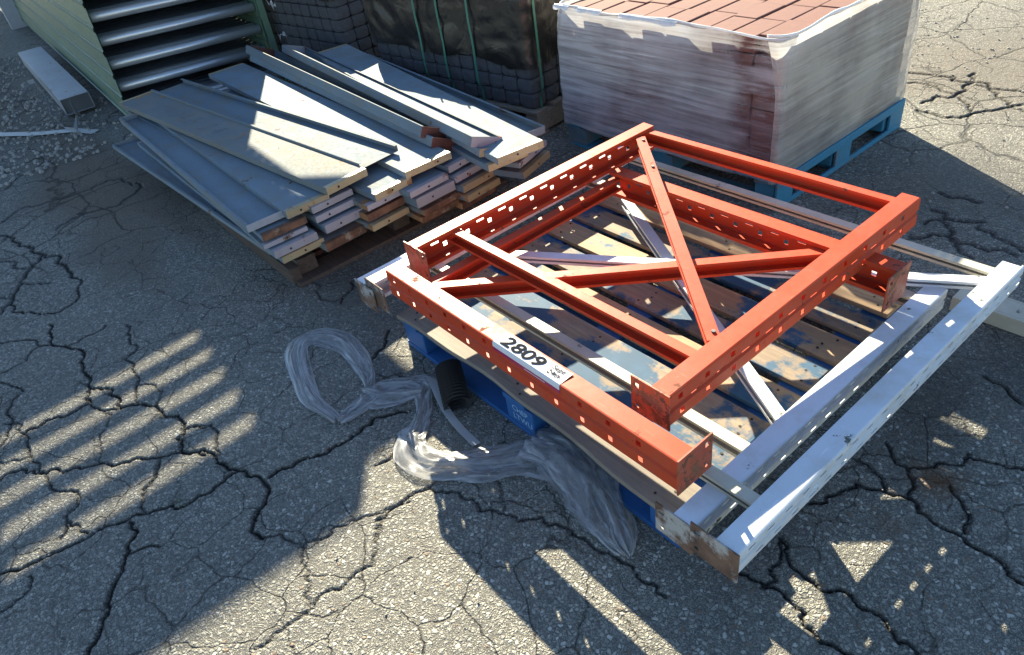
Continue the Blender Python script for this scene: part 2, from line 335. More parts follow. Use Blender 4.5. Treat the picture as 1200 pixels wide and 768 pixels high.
# ---------------------------------------------------------------- ground
CRACKS=[(5,[(-4.605,-0.136),(-4.487,-0.08),(-4.306,-0.038),(-4.132,-0.01),(-4.017,-0.079),(-3.953,-0.125),(-3.809,-0.195),(-3.723,-0.226),(-3.647,-0.285)]),  # crack lines traced in image pixels, then projected onto the ground plane
(5,[(-4.132,-0.01),(-4.03,0.053),(-3.865,0.053),(-3.733,0.047),(-3.573,0.044),(-3.524,0.033),(-3.438,-0.02),(-3.422,-0.066),(-3.48,-0.148),(-3.656,-0.221),(-3.723,-0.226)]),
(3.5,[(-4.791,-0.107),(-4.877,-0.014),(-4.901,0.057),(-4.845,0.115),(-4.833,0.196),(-4.791,0.299),(-4.788,0.413),(-4.817,0.508),(-4.763,0.583),(-4.583,0.591)]),
(3.5,[(-4.376,0.114),(-4.446,0.26),(-4.407,0.373),(-4.401,0.482),(-4.433,0.547),(-4.591,0.623)]),
(3.5,[(-4.254,-0.191),(-4.178,-0.133),(-4.015,-0.091)]),
(3.5,[(-3.824,-0.257),(-3.774,-0.217)]),
(3.5,[(-3.87,-0.14),(-3.756,-0.05)]),
(4,[(-3.383,-0.326),(-3.351,-0.28),(-3.269,-0.202),(-3.199,-0.186),(-3.152,-0.153)]),
(4,[(-3.199,-0.186),(-3.17,-0.254),(-3.133,-0.317),(-3.13,-0.365)]),
(4,[(-3.129,0.055),(-3.101,0.003),(-3.106,-0.056),(-3.099,-0.114)]),
(4,[(-3.048,0.122),(-2.937,0.104),(-2.828,0.107),(-2.725,0.059),(-2.669,0.043),(-2.597,0.042),(-2.466,-0.001)]),
(4,[(-2.638,-0.132),(-2.55,-0.12),(-2.504,-0.079),(-2.49,-0.037)]),
(4,[(-3.066,-0.375),(-3.008,-0.349),(-2.849,-0.379),(-2.786,-0.382),(-2.709,-0.398),(-2.636,-0.442)]),
(4,[(-2.64,-0.364),(-2.553,-0.366),(-2.469,-0.367),(-2.403,-0.356),(-2.36,-0.348)]),
(4,[(-2.188,0.073),(-2.18,0.108),(-2.15,0.135)]),
(6,[(-3.352,-0.129),(-3.234,-0.145),(-3.156,-0.152),(-3.099,-0.114),(-2.928,-0.098),(-2.816,-0.101),(-2.716,-0.109),(-2.638,-0.132),(-2.623,-0.177),(-2.618,-0.231),(-2.651,-0.283),(-2.646,-0.334),(-2.64,-0.364)]),
(6,[(-2.716,-0.109),(-2.678,-0.083),(-2.607,-0.066),(-2.534,-0.047),(-2.463,-0.013),(-2.399,0.044),(-2.297,0.057),(-2.188,0.073),(-2.122,0.043),(-2.076,0.034)]),
(5,[(-2.446,-0.471),(-2.455,-0.43),(-2.407,-0.372),(-2.355,-0.349),(-2.307,-0.298),(-2.277,-0.251),(-2.263,-0.214),(-2.25,-0.189),(-2.198,-0.148),(-2.177,-0.091),(-2.143,-0.066),(-2.112,-0.018),(-2.084,0.033),(-2.01,0.083)]),
(3,[(-2.604,0.044),(-2.536,0.072),(-2.458,0.087),(-2.401,0.049)]),
(3,[(-2.544,-0.456),(-2.507,-0.408),(-2.481,-0.365)]),
(3,[(-2.518,-0.113),(-2.432,-0.12),(-2.407,-0.152),(-2.314,-0.173),(-2.256,-0.195)]),
(3,[(-2.112,-0.036),(-2.062,-0.063),(-2.014,-0.098)]),
(3,[(-2.64,-0.364),(-2.739,-0.383),(-2.766,-0.407)]),
(7,[(-1.94,0.103),(-1.879,0.128),(-1.795,0.167),(-1.71,0.178),(-1.678,0.151),(-1.644,0.101),(-1.596,0.068),(-1.553,0.083)]),
(7,[(-1.754,0.198),(-1.762,0.227),(-1.731,0.327),(-1.717,0.413),(-1.716,0.522),(-1.704,0.6),(-1.665,0.668)]),
(7,[(-1.92,-0.191),(-1.808,-0.223),(-1.732,-0.281),(-1.65,-0.323),(-1.592,-0.366),(-1.551,-0.404)]),
(5.5,[(-1.855,0.131),(-1.848,0.067),(-1.845,-0.017),(-1.861,-0.069),(-1.91,-0.144),(-1.935,-0.214),(-1.954,-0.296),(-1.962,-0.357),(-1.979,-0.425),(-1.987,-0.484),(-2.016,-0.538)]),
(5.5,[(-2.067,0.038),(-1.981,0.106),(-1.921,0.12)]),
(4,[(-2.11,-0.034),(-2.023,-0.098),(-1.964,-0.139),(-1.91,-0.144)]),
(4,[(-2.349,-0.341),(-2.266,-0.346),(-2.209,-0.313),(-2.073,-0.337),(-2.014,-0.372)]),
(4,[(-2.069,-0.344),(-1.97,-0.302)]),
(4,[(-1.794,-0.227),(-1.75,-0.15)]),
(4,[(-1.942,-0.472),(-1.876,-0.503),(-1.872,-0.56)]),
(4,[(-2.187,0.074),(-2.137,0.153),(-2.014,0.119),(-1.972,0.115)]),
(3,[(-1.553,0.083),(-1.478,0.14),(-1.383,0.127),(-1.298,0.089),(-1.249,0.08),(-1.251,0.008),(-1.25,-0.072)]),
(3,[(-1.446,0.146),(-1.417,0.224),(-1.415,0.294),(-1.372,0.379),(-1.347,0.457)]),
(3,[(-1.366,0.376),(-1.313,0.325),(-1.239,0.268),(-1.252,0.202),(-1.261,0.14),(-1.249,0.08)]),
(3,[(-1.542,0.472),(-1.529,0.544)]),
(4,[(-1.362,0.349),(-1.364,0.411),(-1.364,0.485),(-1.35,0.528),(-1.292,0.553),(-1.217,0.594),(-1.135,0.615),(-1.065,0.633),(-1.029,0.689),(-0.972,0.703),(-0.899,0.721),(-0.829,0.726),(-0.762,0.743),(-0.686,0.746),(-0.638,0.738)]),
(2.5,[(-1.35,0.528),(-1.343,0.612)]),
(2.5,[(-1.25,0.698),(-1.171,0.667),(-1.122,0.627)]),
(2.5,[(-1.542,0.459),(-1.529,0.528)]),
(2.5,[(-1.362,0.369),(-1.305,0.314)]),
(5.2,[(-0.546,1.067),(-0.504,1.034),(-0.429,1.009),(-0.384,1.013),(-0.356,1.041),(-0.304,1.028),(-0.244,1.026),(-0.202,1.021),(-0.171,1.008)]),
(5.2,[(-0.554,0.913),(-0.489,0.922),(-0.427,0.931),(-0.389,0.93),(-0.354,0.903),(-0.303,0.906),(-0.265,0.913)]),
(5.2,[(-0.551,1.204),(-0.531,1.256),(-0.503,1.349),(-0.426,1.371),(-0.348,1.365),(-0.291,1.358),(-0.221,1.353),(-0.174,1.357),(-0.139,1.349),(-0.093,1.329)]),
(4.5,[(-0.54,1.058),(-0.511,0.984),(-0.495,0.916)]),
(4.5,[(-0.519,1.529),(-0.48,1.492),(-0.434,1.481),(-0.392,1.436),(-0.348,1.365)]),
(4.5,[(-0.434,1.481),(-0.368,1.56),(-0.34,1.621)]),
(4.5,[(-0.329,1.496),(-0.289,1.468),(-0.253,1.425),(-0.24,1.378)]),
(4.5,[(-0.541,1.417),(-0.488,1.414),(-0.438,1.376)]),
(4.5,[(-0.345,1.634),(-0.271,1.65),(-0.226,1.667)]),
(4.5,[(-0.446,1.953),(-0.383,1.945),(-0.317,1.902)]),
(4,[(-0.998,2.786),(-0.929,2.74),(-0.866,2.762),(-0.812,2.801)]),
(4,[(-0.882,2.941),(-0.963,2.935),(-1.039,2.932)]),
(4,[(-0.968,2.665),(-0.943,2.73),(-0.877,2.686),(-0.86,2.631)]),
(4,[(-0.877,2.686),(-0.812,2.602),(-0.773,2.631),(-0.714,2.612),(-0.677,2.661),(-0.628,2.637)]),
(4,[(-0.811,2.757),(-0.75,2.735),(-0.672,2.707),(-0.628,2.678)]),
(4,[(-0.968,2.551),(-0.915,2.613),(-0.86,2.631),(-0.79,2.555),(-0.732,2.537)]),
(6,[(-1.812,4.094),(-1.743,4.129),(-1.642,4.143),(-1.523,4.111),(-1.435,4.139),(-1.333,4.104),(-1.253,4.112),(-1.191,4.129),(-1.113,4.138)]),
(6,[(-1.483,4.262),(-1.435,4.139),(-1.451,4.077),(-1.429,3.931),(-1.493,3.879),(-1.516,3.764)]),
(6,[(-1.495,3.676),(-1.402,3.665),(-1.294,3.681),(-1.257,3.781),(-1.203,3.843),(-1.174,3.892),(-1.127,3.966)]),
(4,[(-1.695,3.984),(-1.587,4.004),(-1.508,3.958),(-1.429,3.931),(-1.358,3.869),(-1.287,3.779)]),
(4,[(-1.398,4.105),(-1.278,4.048),(-1.22,3.98),(-1.097,3.889)]),
(3.5,[(-2.706,0.812),(-2.595,0.82),(-2.572,0.792),(-2.468,0.8),(-2.443,0.834)]),
(3.5,[(-2.975,0.685),(-2.902,0.759)]),
(3.5,[(-2.575,0.899),(-2.595,0.82)]),
(5,[(-2.097,0.86),(-2.044,0.816),(-2.001,0.736),(-1.959,0.691)]),
(5,[(-2.413,0.824),(-2.463,0.884),(-2.523,0.94)])]
def build_ground():
    def axis(lo, hi, step, far0, far1):
        a = list(np.arange(lo, hi+1e-6, step)); s = step; x = lo
        left = []
        while x > far0: s *= 1.22; x -= s; left.append(x)
        s = step; x = hi; right = []
        while x < far1: s *= 1.22; x += s; right.append(x)
        return np.array(left[::-1] + a + right)
    X = axis(-3.7, .15, .0052, -70, 60); Y = axis(-.75, 2.55, .0052, -60, 70)
    X = np.concatenate([X[X < -5.8], np.arange(-5.8, -3.705, .013), X[X > -3.701]]); Y = np.concatenate([Y[Y < 2.553], np.arange(2.56, 4.7, .012), Y[Y > 4.71]])
    nx, ny = len(X), len(Y)
    crack = np.zeros((nx, ny), np.float32)
    rng = random.Random(3)
    def sub(a, b, amp, out):
        d = math.hypot(b[0]-a[0], b[1]-a[1])
        if d < .012: out.append(b); return
        nxv, nyv = -(b[1]-a[1])/d, (b[0]-a[0])/d; k = rng.gauss(0, amp*d)
        mpt = ((a[0]+b[0])/2+nxv*k, (a[1]+b[1])/2+nyv*k); sub(a, mpt, amp, out); sub(mpt, b, amp, out)
    for wpx, pl in CRACKS:
        pts = [pl[0]]
        for a, b in zip(pl, pl[1:]): sub(a, b, .13, pts)
        for a, b in zip(pts, pts[1:]):
            hw = max(0, wpx-3.2)*.0005*rng.uniform(.1, 1.7)+.0002
            r = hw+.016; i0, i1 = np.searchsorted(X, [min(a[0], b[0])-r, max(a[0], b[0])+r]); j0, j1 = np.searchsorted(Y, [min(a[1], b[1])-r, max(a[1], b[1])+r])
            if i1 <= i0 or j1 <= j0: continue
            gx = X[i0:i1, None]; gy = Y[None, j0:j1]; dx, dy = b[0]-a[0], b[1]-a[1]; L2 = dx*dx+dy*dy+1e-12
            t = np.clip(((gx-a[0])*dx+(gy-a[1])*dy)/L2, 0, 1); d = np.hypot(gx-a[0]-t*dx, gy-a[1]-t*dy)
            sp = .0056 if a[0] > -3.7 and a[1] < 2.55 else .012; v = np.clip(1-(d-hw)/sp, 0, 1)*min(1, .35+wpx*.09+hw/.005)
            crack[i0:i1, j0:j1] = np.maximum(crack[i0:i1, j0:j1], v)
    gx, gy = np.meshgrid(X, Y, indexing='ij')
    r = np.random.RandomState(5); und = np.zeros_like(gx)
    for k in range(26):
        f = 2**r.uniform(.6, 4.3); th = r.uniform(0, 6.28); und += np.sin(gx*f*math.cos(th)+gy*f*math.sin(th)+r.uniform(0, 6.28))/f**.9*.0022
    near = np.clip(1-np.maximum(np.abs(gx+1.8)-2.2, np.abs(gy-.9)-2.0)/2, .0, 1)
    z = und*near - crack**1.2*.011
    def blob(cx, cy, rx, ry, rot, soft=.5, wob=.35):
        c, s = math.cos(rot), math.sin(rot); u = ((gx-cx)*c+(gy-cy)*s)/rx; v = (-(gx-cx)*s+(gy-cy)*c)/ry
        a = np.arctan2(v, u); rad = np.hypot(u, v)*(1+wob*.3*np.sin(3*a+cx*7)+wob*.25*np.sin(7*a+cy*5)+wob*.15*np.sin(13*a))
        return np.clip((1-rad)/soft, 0, 1)
    mx = np.maximum
    dirt = mx(blob(-5.0, .45, 1.7, .42, .03), blob(-3.9, .35, .7, .30, -.2)*.8); dirt = mx(dirt, blob(-8.5, .0, 3.4, .9, 0)*.9)
    dirt = mx(dirt, blob(-.8, 4.6, 1.8, 1.0, .3)*.55); dirt = mx(dirt, blob(-.35, 3.0, .5, .35, .2)*.4)
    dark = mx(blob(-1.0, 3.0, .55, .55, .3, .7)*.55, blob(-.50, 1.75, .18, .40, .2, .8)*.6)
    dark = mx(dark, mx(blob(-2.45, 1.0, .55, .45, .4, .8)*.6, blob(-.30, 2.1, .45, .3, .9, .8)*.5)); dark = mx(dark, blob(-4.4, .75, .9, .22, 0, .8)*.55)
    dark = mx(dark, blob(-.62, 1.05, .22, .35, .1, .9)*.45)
    rust = mx(blob(-.36, 1.49, .085, .075, .5, .9)*.85, blob(-.38, 1.28, .05, .06, .5, .9)*.3)
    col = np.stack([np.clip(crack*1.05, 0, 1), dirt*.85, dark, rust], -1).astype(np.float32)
    me = bpy.data.meshes.new('ground')
    co = np.stack([gx, gy, z], -1).astype(np.float32).reshape(-1, 3); n = nx*ny
    i = np.arange(nx-1)[:, None]*ny+np.arange(ny-1)[None, :]; q = np.stack([i, i+ny, i+ny+1, i+1], -1).reshape(-1, 4).astype(np.int32)
    me.vertices.add(n); me.vertices.foreach_set('co', co.ravel()); me.loops.add(q.size); me.loops.foreach_set('vertex_index', q.ravel())
    me.polygons.add(len(q)); me.polygons.foreach_set('loop_start', np.arange(0, q.size, 4, dtype=np.int32)); me.polygons.foreach_set('loop_total', np.full(len(q), 4, np.int32))
    me.update(calc_edges=True); me.polygons.foreach_set('use_smooth', np.ones(len(q), bool))
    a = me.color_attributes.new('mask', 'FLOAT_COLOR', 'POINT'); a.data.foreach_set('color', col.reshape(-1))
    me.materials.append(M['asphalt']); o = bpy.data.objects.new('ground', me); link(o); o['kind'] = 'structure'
build_ground()

def pebbles():
    mb = MB(); rng = random.Random(9)
    def one(x, y, r):
        vs = []; n = 5; ph = rng.random()*6
        for k in range(n): a = ph+k*6.283/n; q = r*rng.uniform(.7, 1.15); vs.append((x+q*math.cos(a), y+q*math.sin(a), .001))
        for k in range(n): a = ph+k*6.283/n+.3; q = r*rng.uniform(.5, .8); vs.append((x+q*math.cos(a), y+q*math.sin(a), r*rng.uniform(.6, 1.0)))
        mb.add(vs, [tuple(range(5, 10))]+[(k, (k+1) % 5, 5+(k+1) % 5, 5+k) for k in range(5)])
    for _ in range(1500): one(rng.uniform(-9.5, -5.4), rng.gauss(.25, .35), rng.uniform(.006, .02))
    for _ in range(420): one(rng.uniform(-3.4, .0), rng.uniform(-.7, 2.3), rng.uniform(.0015, .0042))
    for _ in range(500): one(rng.uniform(-2.4, .2), rng.uniform(2.8, 6), rng.uniform(.003, .009))
    tag(mb.obj('gravel', M['stone']), kind='stuff')
pebbles()
mb = MB(); rg = random.Random(2)
for k in range(70):
    x, y = -1.871+rg.gauss(0, .017), -.044+rg.gauss(0, .010); a = rg.random()*6.28; h = rg.uniform(.004, .011); d = rg.uniform(.003, .007)
    mb.add([(x-.0012*math.sin(a), y+.0012*math.cos(a), -.004), (x+.0012*math.sin(a), y-.0012*math.cos(a), -.004), (x+d*math.cos(a), y+d*math.sin(a), h)], [(0, 1, 2)])
tag(mb.obj('grass', M['grass']), kind='stuff')

# ---------------------------------------------------------------- block pallets
def block_pallet(label, group, x0, x1, y0, y1, nb, bw, deckmats, blockm, bottomm, along='x', loc=(0, 0, 0), rot=0, curved_first=False, mark=False, nails=True):
    """top boards run along x; bearers run along y; z 0..0.145"""
    t = empty('pallet', loc, label, 'pallet', group, (0, 0, rot)); H = .145
    pitch = (y1-y0-bw)/(nb-1); rng = random.Random(int(abs(x0*100)))
    nl = MB()
    for i in range(nb):
        a = y0+i*pitch; b = a+bw*rng.uniform(.92, 1.0); mb = MB(); dz = rng.uniform(-.002, .001)
        if i == 0 and curved_first:
            N = 22; vs = []
            for k in range(N+1):
                u = k/N; x = x0+u*(x1+.03-x0); f = y0+.022*math.sin(u*3.3)*(u < .95)-.012*u+.004*math.sin(u*21)
                vs += [(x, f, H-.017), (x, f+.001, H), (x, b, H), (x, b, H-.017)]
            fs = [(0, 1, 2, 3), (4*N, 4*N+3, 4*N+2, 4*N+1)]
            for k in range(N): c = 4*k; fs += [(c+j, c+4+j, c+4+(j+1) % 4, c+(j+1) % 4) for j in range(4)]
            mb.add(vs, fs)
        else: mb.box(x0+rng.uniform(0, .02), x1-rng.uniform(0, .02), a, b, H-.017+dz, H+dz)
        mb.obj('deck_board', M[deckmats[i % len(deckmats)]], t, .002)
        for bx in (x0+.07, (x0+x1)/2, x1-.07):
            for q in range(3):
                px, py = bx+rng.uniform(-.03, .03), a+bw*(.22+.28*q)+rng.uniform(-.008, .008); nl.cyl((px, py, H-.001), (px, py, H+.0012), .0042, 6)
    if nails: tag(nl.obj('nail', M['nail'], t), kind='stuff')
    for bx, wd in ((x0, .1), ((x0+x1)/2-.05, .1), (x1-.1, .1)):
        MB().box(bx, bx+wd, y0+.012, y1-.012, H-.039, H-.0195).obj('bearer_board', M[blockm], t, .0015)
        for by in (y0+.016, (y0+y1)/2-.065, y1-.146):
            bl = MB().box(bx+.003, bx+wd+(.03 if bx < x1-.2 else -.003), by, by+.13, .020, H-.0395).obj('block', M[blockm], t, .004)
    for by in (y0+.014, (y0+y1)/2-.05, y1-.114):
        MB().box(x0, x1, by, by+.1, .001, .0195).obj('bottom_board', M[bottomm], t, .002)
    return t
pal = block_pallet('blue pallet with worn part-blue deck boards under the stacked rack frames', None, -1.965, -.70, .848, 1.985, 8, .116,
    ['woodgrey', 'woodblue', 'woodblue', 'woodmix', 'woodblue', 'woodmix', 'woodblue', 'wood'], 'bluepaint', 'bluepaint', curved_first=True)
pal2 = block_pallet('faded teal blue pallet under the wrapped red pavers', None, -2.735, -1.485, 2.415, 3.455, 7, .12,
    ['bluedark', 'bluedark', 'wood'], 'bluedark', 'bluedark')
MB().box(-1.478, -1.466, 2.42, 3.45, .104, .143).obj('side_batten', M['bluedark'], pal2, .002)
MB().box(-1.478, -1.466, 2.42, 3.45, .002, .026).obj('side_batten', M['bluedark'], pal2, .002)
for y_ in (2.42, 2.87, 3.33): MB().box(-1.4779, -1.468, y_, y_+.12, .0265, .1035).obj('block_face', M['bluedark'], pal2)
# teal edge battens of the frames' pallet
MB().box(-.748, -.716, .852, 1.98, .050, .106).obj('side_batten', M['bluedark'], pal, .002)

def text_mesh(body, size, T, mat, name, parent, shear=0., off=0., spacing=1.):
    c = bpy.data.curves.new(name, 'FONT'); c.body = body; c.size = size; c.shear = shear; c.offset = off; c.extrude = .0002; c.space_character = spacing
    o = bpy.data.objects.new(name, c); COL.objects.link(o); dg = bpy.context.evaluated_depsgraph_get()
    me = bpy.data.meshes.new_from_object(o.evaluated_get(dg)); bpy.data.objects.remove(o)
    me.materials.clear(); me.materials.append(mat); me.transform(T)
    n = bpy.data.objects.new(name, me); link(n, parent); return n
text_mesh('CHEP', .030, frame((-1.345, .8615, .076), (1, 0, 0), (0, 0, 1), (0, -1, 0)), M['bluetext'], 'stencil_text', pal)
text_mesh('LTWU', .032, frame((-1.345, .8615, .042), (1, 0, 0), (0, 0, 1), (0, -1, 0)), M['bluetext'], 'stencil_text', pal)

# ---------------------------------------------------------------- orange rack frames
LZ = .280
low = empty('rack_frame', (-1.31, 1.35, LZ), 'lower orange pallet-rack frame carrying the white 2809 lot sticker', 'rack frame', 'pallet rack frames piled on the blue pallet')
O = ident((-1.31, 1.35, LZ))
def place(mb, name, mat, parent, Off, **k):
    mb.v = [tuple(Off @ Vector(p)) for p in mb.v]; return mb.obj(name, M[mat], parent, **k)
mb = MB(); upright(mb, 1.219, frame((-1.894, .825, LZ), (1, 0, 0), (0, 1, 0)), mid=False); place(mb, 'upright', 'orange', low, O)
mb = MB(); upright(mb, 1.100, frame((-1.776, 1.821, LZ), (1, 0, 0), (0, -1, 0))); place(mb, 'upright', 'orange', low, O)
mb = MB(); footplate(mb, frame((-.6745, .822, LZ-.008), (0, 1, 0), (1, 0, 0))); place(mb, 'foot_plate', 'orange_rust', low, O)
mb = MB(); footplate(mb, frame((-.6755, 1.824, LZ-.008), (0, -1, 0), (1, 0, 0))); place(mb, 'foot_plate', 'orange_rust', low, O)
mb = MB(); channel(mb, (-1.755, .882, LZ+.076), (-.907, 1.779, LZ+.082), .034, .05, -1); place(mb, 'diagonal_brace', 'orange', low, O)
mb = MB(); channel(mb, (-1.765, .85, LZ+.074), (-1.765, 1.79, LZ+.074), .034, .05, -1); place(mb, 'brace', 'orange', low, O)

up = empty('rack_frame', (-1.33, 1.48, .338), 'upper orange pallet-rack frame lying on top of the pile with long red diagonal', 'rack frame', 'pallet rack frames piled on the blue pallet')
O = ident((-1.33, 1.48, .338))
def upr(near, far, side):
    a = Vector(near); b = Vector(far); x = (b-a).normalized(); y = Vector((x.y, -x.x, 0)).normalized()*side; z = x.cross(y)*(-side)
    if z.z < 0: z = -z
    return (b-a).length, frame(a, x, y, z)
L_, T_ = upr((-1.922, .937, .320), (-1.841, 2.036, .362), 1); mb = MB(); upright(mb, L_, T_); place(mb, 'upright', 'orange', up, O)
L_, T_ = upr((-.792, .938, .320), (-.764, 2.036, .362), -1); mb = MB(); upright(mb, L_, T_); place(mb, 'upright', 'orange', up, O)
mb = MB(); footplate(mb, frame((-1.928, .9325, .310), (1, 0, 0), (0, 1, 0)), wd=.128); place(mb, 'foot_plate', 'orange_rust', up, O)
mb = MB(); footplate(mb, frame((-.789, .9335, .310), (-1, 0, 0), (0, 1, 0))); place(mb, 'foot_plate', 'orange_rust', up, O)
mb = MB(); channel(mb, (-1.89, 1.112, .414), (-.847, 1.117, .414), .030, .05, -1); place(mb, 'brace', 'orange', up, O)
mb = MB(); channel(mb, (-1.83, 2.014, .449), (-.820, 2.016, .449), .030, .05, -1); place(mb, 'brace', 'orange', up, O)
mb = MB(); channel(mb, (-1.765, 1.957, .448), (-.830, 1.183, .421), .036, .030, -1); place(mb, 'diagonal_brace', 'orange', up, O)
for p in ((-1.745, 1.925, .448), (-1.575, 1.783, .443), (-.862, 1.192, .4225)):
    mb = MB(); mb.cyl(p, (p[0], p[1], p[2]+.004), .006, 6); place(mb, 'bolt', 'darksteel', up, O)

# sticker with its printing (on the lower frame)
st = empty('lot_sticker', (-1.32, .825, LZ+.098), 'white lot sticker printed 2809 Sept 24th, folded over the orange upright', 'sticker')
O = ident((-1.32, .825, LZ+.098)); zt = LZ+.0990
mb = MB(); pr = [(.8755, zt), (.832, zt), (.8275, zt-.0010), (.8247, zt-.0040), (.8238, zt-.0075), (.8238, zt-.018)]
N = len(pr); K = 24; vs = [(-1.324+.272*k/K, y-(.0006 if z < zt-.01 else 0), z+max(0, .0012*noise.noise((k*.7, y*30, 2)))+(.003 if k == K and y > .87 else 0)) for k in range(K+1) for y, z in pr]
mb.add(vs, [(N*j+k, N*j+k+1, N*j+N+k+1, N*j+N+k) for k in range(N-1) for j in range(K)]); place(mb, 'sticker_face', 'whitesticker', st, O)
mb = MB(); mb.box(-1.324, -1.052, .8228, .8234, zt-.030, zt-.0182); place(mb, 'magenta_band', 'magenta', st, O)
mb = MB(); mb.box(-1.19, -1.108, .8224, .8227, zt-.0255, zt-.0235); place(mb, 'white_print', 'whitesticker', st, O)
text_mesh('2809', .0530, O @ frame((-1.303, .8332, zt+.0016), (1.5, 0, 0), (0, 1, 0)), M['ink'], 'number_print', st, shear=.1, off=.0010, spacing=1.02)
text_mesh('Sept', .0225, O @ frame((-1.116, .8570, zt+.0016), (1.15, 0, 0), (0, 1, 0)), M['ink'], 'date_print', st)
text_mesh('24th', .0225, O @ frame((-1.116, .8365, zt+.0016), (1.15, 0, 0), (0, 1, 0)), M['ink'], 'date_print', st)

# ---------------------------------------------------------------- white rack frames
def white_frame(label, base, left, right, ztop, yn, yf, dP, dQ, bh, platem, mats=('rackwhite', 'rackkhaki')):
    """left/right: (x outer, y near, length); ztop: top of the uprights"""
    t = empty('rack_frame', base, label, 'rack frame', 'pallet rack frames piled on the blue pallet'); O = ident(base); h = .075; z0 = ztop-h
    (xl, yl, ll), (xr, yr, lr) = left, right
    mb = MB(); upright(mb, ll, frame((xl, yl, z0), (0, 1, 0), (1, 0, 0)), h=h, slotted=True); place(mb, 'upright', mats[0], t, O)
    mb = MB(); upright(mb, lr, frame((xr, yr, z0), (0, 1, 0), (-1, 0, 0)), h=h, slotted=True); place(mb, 'upright', mats[0], t, O)
    for y in (yn, yf):
        mb = MB(); channel(mb, (xl+.01, y, ztop-.006), (xr-.056, y, ztop-.006), .034, bh, -1); place(mb, 'brace', mats[1], t, O)
    mb = MB(); channel(mb, dP, dQ, .036, bh, -1); place(mb, 'diagonal_brace', mats[0], t, O)
    mb = MB(); footplate(mb, frame((xl-.006, yl-.0045, z0-.028), (1, 0, 0), (0, 1, 0)), wd=.125, hg=.105); place(mb, 'foot_plate', platem, t, O)
    mb = MB(); footplate(mb, frame((xr+.003, yr-.0045, z0-.022), (-1, 0, 0), (0, 1, 0)), wd=.125 if xr > -.5 else .110, hg=.099); place(mb, 'foot_plate', 'platerust', t, O)
    return t
fB = white_frame('lower chipped white pallet-rack frame flat on the pallet boards', (-1.4, 1.4, .16), (-2.15, .818, 1.05), (-.606, .797, 1.165), .240, 1.090, 1.90,
    (-1.77, 1.865, .226), (-.655, 1.235, .226), .036, 'platerust')
fA = white_frame('upper white pallet-rack frame whose chipped outer rail overhangs the right edge of the pallet', (-1.3, 1.4, .2), (-2.078, .826, 1.30), (-.485, .790, 1.354), .2705, .952, 2.105,
    (-1.86, 1.24, .264), (-.545, 2.05, .264), .026, 'platerust')

# khaki steel channel poking out on the ground at the right
t = MB(); t.box(-.66, .25, 2.205, 2.285, .045, .055); t.box(-.66, .25, 2.195, 2.205, .002, .055); t.box(-.66, .25, 2.285, 2.295, .002, .055)
tag(t.obj('steel_channel', M['rackkhaki'], None, .002), 'dusty khaki steel channel on the asphalt behind the right end of the white rail', 'steel channel')
# ---------------------------------------------------------------- pile of shelf beams
BG = 'painted steel shelf panels in the loose pile'
def tray(label, R0, yaw, L, w, d, ztop, flip=False, roll=0., body='beam', cap='capwhite', caps=True, lip=True, pitch=0., marks=None):  # most panel positions, widths and yaws unprojected from image pixels at assumed heights
    """R0: centre of the right-hand end (x,y) at ztop; beam runs back along -x of its own frame"""
    label = label.replace('beam', 'panel'); o = empty('shelf_panel', (R0[0], R0[1], ztop), label, 'shelf panel', BG, None); o['kind'] = 'thing'
    o.rotation_mode = 'XYZ'; o.rotation_euler = (roll, pitch, yaw)
    t = .0022; mb = MB(); s = -1 if not flip else 1; d *= 1 if roll else .76
    zt0, zt1 = (-t, 0) if not flip else (-d, -d+t)
    mb.box(-L, 0, -w/2, w/2, zt0, zt1)
    a, b = (-d, -t) if not flip else (-d+t, 0)
    mb.box(-L, 0, -w/2, -w/2+t, a, b); mb.box(-L, 0, w/2-t, w/2, a, b)
    if lip:
        zl = (-d, -d+t) if not flip else (-t, 0)
        mb.box(-L, 0, -w/2+t, -w/2+.014, *zl); mb.box(-L, 0, w/2-.014, w/2-t, *zl)
    bo = mb.obj('panel_body', M[body], o, .0012)
    if caps:
        for e in (0, 1):
            c = MB(); x = .0022 if e == 0 else -L-.0022; sg = 1 if e == 0 else -1
            c.box(min(x, x-sg*.002), max(x, x-sg*.002), -w/2+.001, w/2-.001, -d-.001, .001)
            if not flip: c.box(min(x-sg*.002, x-sg*.028), max(x-sg*.002, x-sg*.028), -w/2+.003, w/2-.003, .0004, .0018)
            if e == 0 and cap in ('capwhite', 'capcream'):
                c.cur = 1; hy = -w*.5+w*((sum(map(ord, label)) % 97)/97*.6+.2); c.cyl((x+sg*.0002, hy, -d*.5), (x+sg*.0022, hy, -d*.5), .005, 8); c.cur = 0  # dark disc stands in for the shade of a bolt hole
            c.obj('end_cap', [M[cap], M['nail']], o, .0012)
    if marks: marks(o)
    return o
